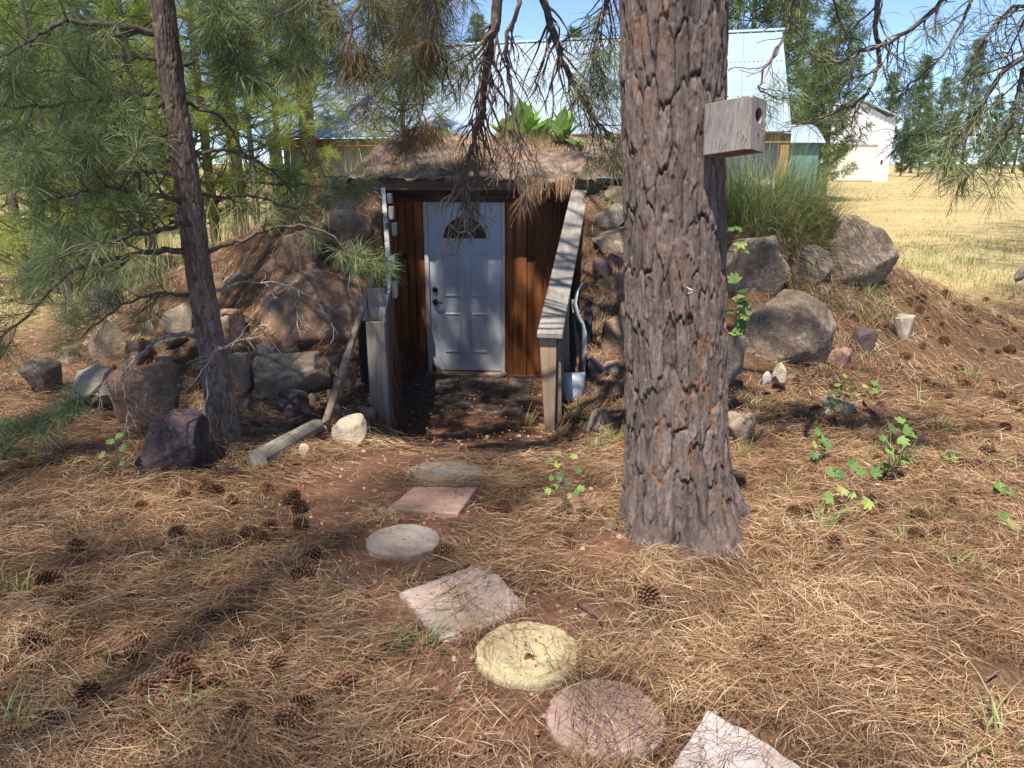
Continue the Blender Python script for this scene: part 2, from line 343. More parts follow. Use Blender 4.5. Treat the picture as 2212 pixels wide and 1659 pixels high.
BARE = [(760, 1045, .55), (870, 1000, .38), (700, 1100, .3), (860, 1200, .34), (960, 1420, .22), (1060, 1560, .22), (1150, 1600, .2), (930, 1110, .35), (1270, 1075, .18), (1230, 1330, .22), (1000, 960, .35), (840, 1290, .25), (1130, 1480, .25), (1500, 1190, .2), (1290, 1180, .2)]
BARE = [(G(a, b), r) for a, b, r in BARE]
def bare(x, y):
    b = np.zeros_like(np.asarray(x, float))
    wx = np.asarray(x)+.12*noise(np.asarray(x)*4, np.asarray(y)*4, s=21); wy = np.asarray(y)+.12*noise(np.asarray(x)*4+9, np.asarray(y)*4, s=22)
    for p, r in BARE: b = np.maximum(b, 1-sstep(r*.55, r*1.15, np.hypot(wx-p.x, (wy-p.y)*.8)))
    b = np.maximum(b, pit_mask(x, y, .2))
    return b
def field_mask(x, y):
    f = sstep(7.6, 10.5, y+.5*fbm(np.asarray(x)*.9, np.asarray(y)*.9, s=31)-.5*np.clip(np.asarray(x)-5, -2, 3))
    x = np.asarray(x, float); mnd = np.interp(x, *G_X)*(1-sstep(11, 13, y))
    return np.clip(f*(1-sstep(.05, .35, mnd)), 0, 1)

def axis(a, b, step, lo, hi, g=1.16):
    c = list(np.arange(a, b, step)); s = step; v = c[-1]
    while v < hi: s *= g; v += s; c.append(v)
    s = step; v = c[0]; pre = []
    while v > lo: s *= g; v -= s; pre.append(v)
    return np.array(pre[::-1]+c)
xs = axis(-6.5, 6.5, .05, -600, 600); ys = axis(.8, 11.2, .05, -40, 1000)
X, Y = np.meshgrid(xs, ys); Z = H(X, Y)
nx, ny = len(xs), len(ys); ii = np.arange(nx*ny).reshape(ny, nx)
F = np.stack([ii[:-1, :-1], ii[:-1, 1:], ii[1:, 1:], ii[1:, :-1]], -1).reshape(-1, 4)
def m_ground():
    m, nt, b, o = newmat('forest_floor'); v = coord(nt)
    n = tnoise(nt, v, 9, 10, .7); n2 = tnoise(nt, v, 55, 6, .75); n3 = tnoise(nt, coord(nt), 1.3, 5, .6)
    soil = ramp(nt, n, [(.3, (.105, .052, .034)), (.52, (.165, .085, .055)), (.75, (.23, .13, .09))])
    soil = mixc(nt, ramp(nt, n2, [(.62, (0, 0, 0)), (.72, (.6, .6, .6))]), soil, (.36, .27, .2))
    wv = tnoise(nt, coord(nt, (1, .25, 1)), 60, 6, .8, 1.5)
    lit = ramp(nt, wv, [(.3, (.035, .021, .014)), (.5, (.11, .064, .038)), (.72, (.26, .165, .10))])  # litter base darkened so gaps between the needles look shaded
    fld = ramp(nt, n3, [(.3, (.20, .18, .07)), (.5, (.34, .26, .12)), (.7, (.40, .30, .15))])
    big = tnoise(nt, coord(nt, (.6, 1, 1)), .22, 6, .65); fld = mixc(nt, ramp(nt, big, [(.45, (0, 0, 0)), (.6, (.75, .75, .75))]), fld, (.22, .165, .085))
    fld = mixc(nt, ramp(nt, n, [(.42, (0, 0, 0)), (.62, (.7, .7, .7))]), fld, (.42, .33, .175))
    c = mixc(nt, attr(nt, 'bare'), lit, soil); c = mixc(nt, attr(nt, 'field'), c, fld)
    nt.links.new(c, b.inputs['Base Color']); b.inputs['Roughness'].default_value = 1; b.inputs['Specular IOR Level'].default_value = .05
    bump(nt, b, n2, .7, .02); return m
MAT['ground'] = m_ground()
me = mesh_np('ground', np.stack([X, Y, Z], -1).reshape(-1, 3), F, MAT['ground'], True,
             {'bare': np.clip(bare(X, Y)+.7*sstep(1.0, 1.6, Z-.3)*(1-sstep(10, 12, Y)), 0, 1).ravel(), 'field': field_mask(X, Y).ravel()})
tag(obj('ground', me), kind='structure')

# ------------------------------------------------------------------ root cellar dug into the mound
CO = Vector((-.557, 8.74, -.697)); CA = R(3.5)
CU = Vector((math.cos(CA), -math.sin(CA), 0)); CV = Vector((math.sin(CA), math.cos(CA), 0)); CW = Vector((0, 0, 1))
def W(u, v, w): return CO+CU*u+CV*v+CW*w
def lbox(name, u0, u1, v0, v1, w0, w1, mat, parent, bev=.004, jit=0):
    m = MB(); m.box(W(u0, v0, w0), CU*(u1-u0), CV*(v1-v0), CW*(w1-w0), jit)
    return obj(name, m.me(name, mat, bev), parent)
cellar = thing('root_cellar', 'earth-covered root cellar with red-brown board front and a white door', 'cellar', CO)
# front boards (vertical, uneven widths), left and right of the door
for u0, u1, dv in [(-1.08, -.92, 0), (-.915, -.80, -.022), (-.795, -.70, 0), (-.695, -.60, -.022), (-.595, -.488, 0),
                   (.478, .575, 0), (.58, .735, -.022), (.74, 1.085, 0), (1.09, 1.13, -.022), (1.135, 1.43, 0)]:
    lbox('wall_board', u0, u1, dv, dv+.02, -.06, 2.12, MAT['siding'], cellar, .003)
lbox('header_board', -1.06, 1.44, -.05, -.024, 2.085, 2.17, MAT['darkwood'], cellar)
lbox('header_board', -1.06, 1.44, -.035, -.010, 2.175, 2.24, MAT['darkwood'], cellar)
lbox('wall_backing', -1.2, 1.6, .024, .06, -.1, 2.24, MAT['black'], cellar)
lbox('soffit_board', -1.10, 1.55, -.335, .02, 2.245, 2.262, MAT['darkwood'], cellar)
fas = lbox('fascia_board', -1.14, 1.55, -.38, -.338, 2.225, 2.352, MAT['darkwood'], cellar, .005)
lbox('roof_flashing', 1.50, 1.85, -.45, -.2, 2.358, 2.364, MAT['galv'], cellar, 0)
# door frame
lbox('door_jamb', -.486, -.436, -.03, .022, .0, 2.12, MAT['frame'], cellar)
lbox('door_jamb', .436, .476, -.03, .022, .0, 2.12, MAT['frame'], cellar)
lbox('door_head', -.434, .434, -.03, .022, 2.078, 2.12, MAT['frame'], cellar)
lbox('threshold', -.50, .50, -.16, .02, -.06, .035, MAT['brownwood'], cellar)
# door leaf with four raised panels and a fan light
ang = np.linspace(0, math.pi, 25); fr = .27; fb = 1.655; DT = -.005
door = MB()
def dplane(u, w, v=DT): return W(u, v, w)
# leaf face round the half-round opening
door.add([dplane(*p) for p in [(-.432, .05), (.432, .05), (.432, fb), (-.432, fb)]], [(0, 1, 2, 3)])
top = [(fr*math.cos(a), fb+fr*math.sin(a)) for a in ang]; out = []
for c, s in [(math.cos(a), math.sin(a)) for a in ang]:
    k = min(.432/abs(c) if abs(c) > 1e-6 else 9, (2.074-fb)/s if s > 1e-6 else 9); out.append((c*k, fb+s*k))
n = len(ang); vs = [dplane(*p) for p in top]+[dplane(*p) for p in out]
door.add(vs, [(i, n+i, n+i+1, i+1) for i in range(n-1)])
cr = [(.432, 2.074), (-.432, 2.074)]
for cx in (1, -1):
    idx = [i for i in range(n-1) if (out[i][0]*cx >= .431) != (out[i+1][0]*cx >= .431)]
    if idx:
        i = idx[0]; door.add([dplane(*out[i]), dplane(cx*.432, 2.074), dplane(*out[i+1])], [(0, 1, 2)])
door.add([W(u, v, w) for v in (DT, .03) for u, w in [(-.432, .05), (.432, .05), (.432, 2.074), (-.432, 2.074)]], [(0, 4, 5, 1), (1, 5, 6, 2), (2, 6, 7, 3), (3, 7, 4, 0), (4, 7, 6, 5)])
door_o = obj('door', door.me('door', MAT['doorpaint']), cellar)
door_o['label'] = 'white steel door with four raised panels and a fan-shaped window'
def panel(u0, u1, w0, w1):
    m = MB(); q = []
    for d, v in ((0, DT-.001), (.012, DT-.010), (.026, DT-.010), (.040, DT-.003)):
        q.append([W(u, v, w) for u, w in [(u0+d, w0+d), (u1-d, w0+d), (u1-d, w1-d), (u0+d, w1-d)]])
    vs = sum(q, []); fs = []
    for r in range(3): fs += [(r*4+i, r*4+(i+1) % 4, r*4+4+(i+1) % 4, r*4+4+i) for i in range(4)]
    fs.append((12, 13, 14, 15)); m.add(vs, fs); obj('door_panel', m.me('door_panel', MAT['doorpaint']), door_o)
for u0 in (-.27, .065):
    panel(u0, u0+.205, .965, 1.50); panel(u0, u0+.205, .27, .775)
def arcbar(r0, r1, v0, v1, a0=0, a1=math.pi, nn=25):
    m = MB(); vs = []
    for a in np.linspace(a0, a1, nn):
        for r, v in ((r0, v1), (r0, v0), (r1, v0), (r1, v1)): vs.append(W(r*math.cos(a), v, fb+r*math.sin(a)))
    m.add(vs, [(i*4+j, i*4+j+1, i*4+5+j, i*4+4+j) for i in range(nn-1) for j in range(3)]); return m
wf = arcbar(fr-.012, fr+.035, DT-.014, DT+.01); wf.box(W(-fr-.035, DT-.014, fb-.03), CU*(2*fr+.07), CV*.02, CW*.04)
fan = obj('fan_window', wf.me('fan_window', MAT['doorpaint']), door_o)
mg, ntg, bgs, og = newmat('dark_glass'); bgs.inputs['Base Color'].default_value = (.006, .007, .008, 1); bgs.inputs['Roughness'].default_value = .06; bgs.inputs['Specular IOR Level'].default_value = .5
MAT['glass'] = mg
for k in range(4):                                   # panes between the spokes, and the small half-round one
    a0, a1 = math.pi*k/4, math.pi*(k+1)/4; m = MB(); vs = []
    for a in np.linspace(a0, a1, 8):
        vs += [W(.09*math.cos(a), DT+.012, fb+.09*math.sin(a)), W((fr-.005)*math.cos(a), DT+.012, fb+(fr-.005)*math.sin(a))]
    m.add(vs, [(2*i, 2*i+1, 2*i+3, 2*i+2) for i in range(7)]); obj('window_pane', m.me('window_pane', MAT['glass']), door_o)
m = MB(); m.add([W(0, DT+.012, fb)]+[W(.09*math.cos(a), DT+.012, fb+.09*math.sin(a)) for a in np.linspace(0, math.pi, 13)], [(0, i, i+1) for i in range(1, 13)])
obj('window_pane', m.me('window_pane', MAT['glass']), door_o)
obj('window_bar', arcbar(.083, .099, DT-.008, DT+.011).me('window_bar', MAT['doorpaint']), door_o)
for a in (math.pi/4, math.pi/2, math.pi*3/4):
    m = MB(); e = CU*math.cos(a)+CW*math.sin(a); s = CU*-math.sin(a)+CW*math.cos(a)
    m.box(W(0, DT-.008, fb)+e*.095-s*.007, e*(fr-.1), s*.014, CV*.019); obj('window_bar', m.me('window_bar', MAT['doorpaint']), door_o)
def disc(u, w, r, v0, v1, nn=20):
    m = MB(); vs = []
    for rr, v in ((r, v0), (r, v1), (r*.7, v1-.006)): vs += [W(u+rr*math.cos(t), v, w+rr*math.sin(t)) for t in np.arange(nn)*2*math.pi/nn]
    fs = [(q*nn+i, q*nn+(i+1) % nn, q*nn+nn+(i+1) % nn, q*nn+nn+i) for q in (0, 1) for i in range(nn)]; fs.append(tuple(range(2*nn, 3*nn))); m.add(vs, fs); return m
obj('deadbolt', disc(-.372, 1.055, .032, DT, DT-.022).me('deadbolt', MAT['bronze'], smooth=False), door_o)
hm = disc(-.372, .905, .034, DT, DT-.025); V_, F_ = tubes([([W(-.372, DT-.03, .905), W(-.372, DT-.055, .905), W(-.33, DT-.06, .908), W(-.275, DT-.055, .898)], [.012, .012, .010, .007])], 8)
hm.add([tuple(q) for q in V_], [tuple(q) for q in F_]); obj('door_lever', hm.me('door_lever', MAT['bronze']), door_o)

# wing walls of upright boards with stepped tops
def upright(name, p, d, width, thick, ztop, zbot, mat, parent, lean=(0, 0)):
    d = Vector((d[0], d[1], 0)).normalized(); q = Vector((-d.y, d.x, 0)); m = MB()
    m.box(Vector((p[0], p[1], zbot)), d*width, q*thick, Vector((lean[0], lean[1], ztop-zbot)), .003); return obj(name, m.me(name, mat, .003), parent)
zl0, zl1 = P(829, 411, 8.3).z, P(830, 690, 5.95).z
A = Vector((-1.05, 5.95, 0)); B = Vector((-1.40, 8.6, 0)); nb = 13
for i in range(nb):
    f = i/nb; p = A.lerp(B, f); zt = zl1+(zl0-zl1)*(f+.03)+random.uniform(-.05, .04)
    upright('wing_board', p, B-A, (B-A).length/nb-.006, .028+.008*(i % 2), zt, -.78, MAT['brownwood'], cellar)
A2 = Vector((.40, 5.80, 0)); B2 = Vector((.80, 8.6, 0)); zr0, zr1 = P(1253, 412, 8.33).z, P(1187, 735, 5.75).z
for i in range(13):
    f = i/13; p = A2.lerp(B2, f); zt = zr1+(zr0-zr1)*f-.05
    upright('wing_board', p, B2-A2, (B2-A2).length/13-.006, .03, zt, -.78, MAT['brownwood'], cellar)
# left front end: wide grey plank, taller plank behind, black post with a white chip
p0 = P(802, 909, 5.90); s = zdep(5.9, 800)
upright('end_plank', (p0.x, 5.90), (1, .02), 40*s, .04, P(820, 697, 5.9).z, -.62, MAT['greywood'], cellar)
p0 = P(803, 800, 6.12); s = zdep(6.12, 700)
upright('end_plank', (p0.x, 6.12), (1, .02), 38*s, .04, P(820, 623, 6.12).z, -.62, MAT['greywood'], cellar)
p0 = P(778, 800, 6.2); s = zdep(6.2, 760)
upright('black_post', (p0.x, 6.2), (1, 0), 24*s, .08, P(786, 690, 6.2).z, -.55, MAT['black'], cellar)
p0 = P(784, 690, 6.17); upright('white_chip', (p0.x, 6.17), (1, 0), 11*s, .02, P(786, 656, 6.17).z, P(786, 694, 6.17).z, MAT['whitewood'], cellar)
# thin white strip running down the stepped tops
sp = spline([P(829, 410, 8.28), P(834, 480, 7.75), P(840, 560, 7.05), P(840, 620, 6.55), P(827, 678, 6.05)], 14)
m = MB()
for i in range(len(sp)-1):
    m.box(sp[i]-np.array([.03, 0, .02]), (.045, 0, 0), sp[i+1]-sp[i]+np.array([0, .004, 0]), (0, 0, .045))
obj('white_strip', m.me('white_strip', MAT['whitewood']), cellar)
for px, py0, py1, YY in [(836, 418, 436, 8.2), (840, 447, 470, 7.98), (846, 482, 505, 7.7), (842, 553, 580, 7.05), (847, 610, 640, 6.65)]:
    p = P(px, py1, YY); s = zdep(YY, py1)
    upright('batten_end', (p.x, YY), (1, 0), 9*s, .12, P(px, py0, YY).z, P(px, py1, YY).z-.02, MAT['whitewood'], cellar)
upright('corner_board', (-1.52, 8.50), (1, -.06), .10, .03, 1.52, -.1, MAT['brownwood'], cellar)
upright('corner_board', (-1.66, 8.42), (1, -.06), .09, .03, 1.50, .0, MAT['brownwood'], cellar)
# right rail on its post
ra = P(1160, 719, 5.70); rb = P(1215, 721, 5.70); rc = P(1236, 405, 8.33); rd = P(1272, 407, 8.33)
m = MB(); th = Vector((0, 0, -.042))
m.add([ra, rb, rd, rc, ra+th, rb+th, rd+th, rc+th], [(0, 1, 2, 3), (7, 6, 5, 4), (0, 4, 5, 1), (1, 5, 6, 2), (2, 6, 7, 3), (3, 7, 4, 0)])
obj('sloping_rail', m.me('sloping_rail', MAT['rail'], .004), cellar)
def slab(name, quad, depth, mat, parent, bev=.004):  # quad of points (bl, br, tr, tl), extruded away from the viewer
    m = MB(); d = Vector((0, depth, 0)); q = [Vector(p) for p in quad]
    m.add(q+[p+d for p in q], [(0, 1, 2, 3), (7, 6, 5, 4), (0, 4, 5, 1), (1, 5, 6, 2), (2, 6, 7, 3), (3, 7, 4, 0)])
    return obj(name, m.me(name, mat, bev), parent)
slab('rail_post', [P(1178, 938, 5.74), P(1198, 938, 5.74), P(1203, 729, 5.74), P(1165, 729, 5.74)], .09, MAT['postwood'], cellar)
slab('rail_post', [P(1199, 912, 5.80), P(1214, 910, 5.80), P(1211, 726, 5.80), P(1204, 726, 5.80)], .10, MAT['brownwood'], cellar)
slab('grey_plank', [P(1206, 815, 6.3), P(1232, 812, 6.3), P(1228, 632, 6.3), P(1212, 632, 6.3)], .03, MAT['greywood'], cellar)
slab('black_sheet', [P(1231, 830, 6.4), P(1260, 828, 6.4), P(1250, 655, 6.4), P(1232, 655, 6.4)], .03, MAT['black'], cellar)
slab('white_chip', [P(1237, 676, 6.38), P(1246, 675, 6.38), P(1243, 647, 6.38), P(1233, 648, 6.38)], .015, MAT['whitewood'], cellar)
m = MB(); m.add([Vector((.62, 6.3, -.7)), Vector((.95, 8.6, -.7)), Vector((.97, 8.6, 1.55)), Vector((.64, 6.5, .35))]+[Vector((.70, 6.3, -.7)), Vector((1.02, 8.6, -.7)), Vector((1.04, 8.6, 1.55)), Vector((.72, 6.5, .35))],
                [(0, 1, 2, 3), (4, 7, 6, 5), (0, 3, 7, 4), (3, 2, 6, 7)])
obj('plastic_liner', m.me('plastic_liner', MAT['black']), cellar)
slab('liner_sheet', [P(1236, 820, 8.1), P(1300, 800, 8.1), P(1300, 409, 8.1), P(1268, 409, 8.1)], .03, MAT['black'], cellar, 0)
upright('corner_post', (P(1294, 480, 7.95).x, 7.95), (1, 0), .05, .06, P(1294, 412, 7.95).z, -.2, MAT['darkwood'], cellar)
# sod roof: a thick slab of dry soil
ux = np.linspace(-2.0, 1.5, 84); vy = np.linspace(8.31, 13.2, 90)
Xr, Yr = np.meshgrid(ux, vy); Yr = Yr-.061*(Xr+.557)*(1-sstep(9, 10, Yr)); Zr = roof_z(Xr, Yr)
edge = np.minimum(np.minimum(Xr+2.0, 1.5-Xr), 13.2-Yr); fe = Yr-(8.31-.061*(Xr+.557))
Zr = Zr+.06*fbm(Xr*2.2, Yr*2.2, s=41)+.065*fbm(Xr*7, Yr*7, s=42)+.035*noise(Xr*15, Yr*15, s=43)
Zr = Zr-.16*(1-sstep(0, .22, edge))-.03*(1-sstep(0, .12, fe))
nb_, na = Xr.shape; idx = np.arange(nb_*na).reshape(nb_, na)
top = np.stack([Xr, Yr, Zr], -1).reshape(-1, 3); bot = top.copy(); bot[:, 2] = np.minimum(bot[:, 2]-.06, 1.662)
bot[:, 2] = np.where(bot[:, 1] < 8.9, 1.657, bot[:, 2]-.1)
F = np.stack([idx[:-1, :-1], idx[:-1, 1:], idx[1:, 1:], idx[1:, :-1]], -1).reshape(-1, 4)
k = nb_*na; per = np.concatenate([idx[0, :], idx[1:, -1], idx[-1, -2::-1], idx[-2:0:-1, 0]]); pn = np.roll(per, -1)
F = np.concatenate([F, np.stack([per, per+k, pn+k, pn], -1), F[:, ::-1]+k])
obj('sod_roof', mesh_np('sod_roof', np.concatenate([top, bot]), F, MAT['soilroof'], True), cellar)
def sheet(name, pts, mat, parent, thick=.012):
    m = MB(); q = [Vector(p) for p in pts]; nn = len(q); d = Vector((0, 0, -thick))
    m.add(q+[p+d for p in q], [tuple(range(nn)), tuple(range(2*nn-1, nn-1, -1))]+[(i, nn+i, nn+(i+1) % nn, (i+1) % nn) for i in range(nn)])
    return obj(name, m.me(name, mat), parent)
sheet('roof_sheet', [P(838, 318, 10.2), P(868, 300, 10.4), P(888, 306, 10.5), P(905, 312, 10.4), P(892, 319, 10.0), P(850, 322, 9.9)], MAT['flash'], cellar)
sheet('roof_sheet', [P(905, 300, 10.8), P(965, 287, 11.2), P(975, 293, 11.0), P(930, 303, 10.6)], MAT['galv'], cellar)
sheet('roof_sheet', [P(722, 392, 8.5), P(800, 345, 9.5), P(842, 318, 10.2), P(845, 323, 10.0), P(805, 352, 9.3), P(738, 392, 8.5)], MAT['flash'], cellar)

# pavers of the sunken entry
ef = MB(); ef.add([W(-.9, -2.75, -.012), W(.80, -2.75, -.012), W(.9, 0, -.012), W(-.85, 0, -.012)], [(0, 1, 2, 3)])
m = MB(); m.box((-.142, -.142, -.05), (.284, 0, 0), (0, .284, 0), (0, 0, .05)); pav = m.me('paver', MAT['paver'], .008)
floor = obj('entry_floor', mesh_np('entry_floor', np.array([W(u, v, -.02-.01*abs(v)+.022) for u, v in [(-.70, -2.6), (.78, -2.6), (1.25, -.02), (-.78, -.02)]]), [(0, 1, 2, 3)], MAT['ground']))
tag(floor, kind='structure')
for i in range(5):
    for j in range(8):
        u, v = -.50+i*.296, -.32-j*.296
        o = obj('paver', pav, floor); o.location = W(u, v, .03-.004*abs(v)+random.uniform(-.005, .005)); o.rotation_euler = (random.uniform(-.02, .02), random.uniform(-.02, .02), -CA+random.uniform(-.015, .015))

# ------------------------------------------------------------------ stepping stones
def polar_stone(name, label, cat, pts, mat, thick=.045, lift=.03, prof=None, rough=.003, nr=14, na=72, group='stepping stones of the path', smooth_pts=False, seed=1):
    c = Vector((sum(p.x for p in pts)/len(pts), sum(p.y for p in pts)/len(pts), 0)); poly = [(p.x-c.x, p.y-c.y) for p in pts]
    ang = np.arange(na)*2*math.pi/na; rad = []
    if smooth_pts:
        pa = np.array([math.atan2(b, a) % (2*math.pi) for a, b in poly]); pr = np.array([math.hypot(a, b) for a, b in poly]); o = np.argsort(pa)
        rad = np.interp(ang, np.concatenate([pa[o]-2*math.pi, pa[o], pa[o]+2*math.pi]), np.tile(pr[o], 3))
        for _ in range(2): rad = (np.roll(rad, 1)+rad*2+np.roll(rad, -1))/4
    else:
        ext = [math.atan2(b, a) % (2*math.pi) for a, b in poly]; ang = np.array(sorted(list(ang)+ext)); na = len(ang)
        for a in ang:
            dx, dy = math.cos(a), math.sin(a); best = 0
            for i in range(len(poly)):
                (x0, y0), (x1, y1) = poly[i], poly[(i+1) % len(poly)]; ex, ey = x1-x0, y1-y0; den = dx*ey-dy*ex
                if abs(den) < 1e-9: continue
                t = (x0*ey-y0*ex)/den; u = (x0*dy-y0*dx)/den
                if t > 0 and -1e-6 <= u <= 1+1e-6: best = max(best, t)
            rad.append(best)
        rad = np.array(rad)
    rad = rad*(1+.016*noise(np.cos(ang)*3+seed, np.sin(ang)*3, s=seed)+.012*noise(np.cos(ang)*11+seed, np.sin(ang)*11, s=seed+1)-.03*sstep(.45, .8, noise(np.cos(ang)*6+seed, np.sin(ang)*6, s=seed+2)))
    fr_ = np.concatenate([np.linspace(.06, .93, nr), [.965, .99, 1.0, 1.0]]); zo = np.concatenate([np.zeros(nr), [-.001, -.006, -.014, -thick]])
    # the plane the stone lies in
    A_ = np.array([[p.x-c.x, p.y-c.y, 1] for p in pts]); co = np.linalg.lstsq(A_, np.array([p.z for p in pts]), rcond=None)[0]
    rr = fr_[:, None]*rad[None, :]; xx = rr*np.cos(ang); yy = rr*np.sin(ang)
    z = co[0]*xx+co[1]*yy+co[2]+lift+zo[:, None]
    if prof is not None: z[:nr+1] += prof(fr_[:nr+1])[:, None]
    z[:nr+2] += rough*fbm((xx[:nr+2]+seed)*22, yy[:nr+2]*22, s=50+seed)*2
    V = np.concatenate([[[0, 0, z[0].mean()]], np.stack([xx, yy, z], -1).reshape(-1, 3)])+np.array([c.x, c.y, 0])
    Fl = [(0, 1+i, 1+(i+1) % na) for i in range(na)]
    for r in range(len(fr_)-1): Fl += [(1+r*na+i, 1+(r+1)*na+i, 1+(r+1)*na+(i+1) % na, 1+r*na+(i+1) % na) for i in range(na)]
    me = mesh_np(name, V, Fl, mat); o = obj(name, me); tag(o, label, cat, group); return o, (c, co, lift)
def ell(cx, cy, rx, ry, n=28): return [G(cx+rx*math.cos(t), cy+ry*math.sin(t), .0) for t in np.arange(n)*2*math.pi/n]
def circ_stone(cx, cy, rx, lift):                    # a true circle on the ground seen with half-width rx
    p = G(cx, cy); r = rx*zdep(p.y, cy); return [Vector((p.x+r*math.cos(t), p.y+r*math.sin(t), float(H(p.x+r*math.cos(t), p.y+r*math.sin(t), False)))) for t in np.arange(32)*2*math.pi/32]
def flat(pts): return [Vector((p.x, p.y, float(H(p.x, p.y, False)))) for p in pts]
STONES = []
o, i1 = polar_stone('stepping_stone', 'dull grey half-buried concrete slab nearest the cellar', 'stepping stone', flat([G(x, y) for x, y in [(900, 1003), (960, 996), (1040, 1008), (1058, 1030), (1000, 1049), (930, 1046), (898, 1028)]]), MAT['st_dull'], .05, .012, rough=.006, smooth_pts=True, seed=2)
o, i2 = polar_stone('stepping_stone', 'salmon pink square paving slab with a faint scratched pattern', 'stepping stone', flat([G(x, y+8) for x, y in [(893, 1055), (1033, 1060), (990, 1109), (836, 1103)]]), MAT['st_pink'], .05, .03, seed=3)
o, i3 = polar_stone('stepping_stone', 'small round grey concrete disc between the two square slabs', 'stepping stone', flat(circ_stone(871, 1172, 80, 0)), MAT['st_grey'], .06, .032, smooth_pts=True, seed=4)
o, i4 = polar_stone('stepping_stone', 'large mauve-grey square slab set cornerwise with scratched marks', 'stepping stone', flat([G(x, y+6) for x, y in [(1050, 1209), (1141, 1308), (955, 1376), (862, 1277)]]), MAT['st_mauve'], .05, .02, seed=5)
def yprof(f):
    g = np.zeros_like(f)
    for r in (.72, .80): g -= .012*np.exp(-((f-r)/.018)**2)
    return g-.030*(1-sstep(.15, .68, f))+.004
o, i5 = polar_stone('stepping_stone', 'round pale yellow concrete disc with a dished middle and ring grooves', 'stepping stone', flat(circ_stone(1140, 1418, 115, 0)), MAT['st_yellow'], .05, .024, yprof, smooth_pts=True, nr=40, seed=6)
o, i6 = polar_stone('stepping_stone', 'round rose-pink concrete disc with a chipped rim', 'stepping stone', flat(circ_stone(1308, 1550, 129, 0)), MAT['st_rose'], .04, .012, smooth_pts=True, rough=.004, seed=7)
o, i7 = polar_stone('stepping_stone', 'pale lavender angular slab cut by the bottom edge of the picture', 'stepping stone', flat([G(x, y) for x, y in [(1527, 1541), (1630, 1592), (1750, 1668), (1640, 1800), (1440, 1745), (1450, 1660)]]), MAT['st_lav'], .04, .012, rough=.006, seed=8)
STONES = [i1, i2, i3, i4, i5, i6, i7]
STONE_R = [.27, .24, .22, .28, .23, .23, .30]
def on_stone(x, y, m=0.0):
    r = np.zeros(np.shape(x), bool)
    for (c, co, l), q in zip(STONES, STONE_R): r |= np.hypot(np.asarray(x)-c.x, np.asarray(y)-c.y) < q*.9+m
    return r
gmesh = bpy.data.objects['ground'].data; gv = np.empty(len(gmesh.vertices)*3, np.float32); gmesh.vertices.foreach_get('co', gv); gv = gv.reshape(-1, 3)
for (c, co, l), q in zip(STONES, STONE_R):           # the soil is pressed flat under each stone
    dx, dy = gv[:, 0]-c.x, gv[:, 1]-c.y; d = np.hypot(dx, dy); pl = co[0]*dx+co[1]*dy+co[2]+l-.028; f = 1-sstep(q*.9, q*1.35, d)
    gv[:, 2] = np.where(d < q*1.35, np.minimum(gv[:, 2], gv[:, 2]*(1-f)+pl*f), gv[:, 2])
gmesh.vertices.foreach_set('co', gv.ravel()); gmesh.update()
def scratch(info, segs, parent):                     # strokes scratched in a slab, given in picture positions
    c, co, lift = info; m = MB()
    for (x0, y0, x1, y1) in segs:
        def pt(px, py):
            g = G(px, py, lift); dx, dy = g.x-c.x, g.y-c.y
            return Vector((g.x, g.y, co[0]*dx+co[1]*dy+co[2]+lift+.0035))
        a, b = pt(x0, y0), pt(x1, y1); d = b-a
        if d.length < 1e-4: continue
        s_ = Vector((-d.y, d.x, 0)).normalized()*.0018
        m.box(a-s_-Vector((0, 0, .012)), d, s_*2, (0, 0, .0125))
    obj('scratched_marks', m.me('scratched_marks', MAT['groove']), parent)
stone4 = [o for o in col.objects if o.get('label', '').startswith('large mauve')][0]
stone2 = [o for o in col.objects if o.get('label', '').startswith('salmon pink')][0]
scratch(i4, [(950, 1262, 972, 1250), (962, 1256, 976, 1270), (955, 1276, 985, 1262), (968, 1272, 980, 1284), (975, 1290, 1012, 1272), (985, 1283, 992, 1298), (1000, 1276, 1008, 1291), (990, 1308, 1030, 1290), (1000, 1302, 1006, 1314), (1012, 1298, 1020, 1308), (1022, 1294, 1030, 1304), (1005, 1318, 1040, 1302)], stone4)
if 0: scratch(i2, [(895, 1088, 905, 1080), (905, 1080, 915, 1090), (920, 1090, 925, 1079), (930, 1090, 945, 1080), (945, 1090, 960, 1082), (900, 1075, 935, 1072), (940, 1076, 975, 1074)], stone2)

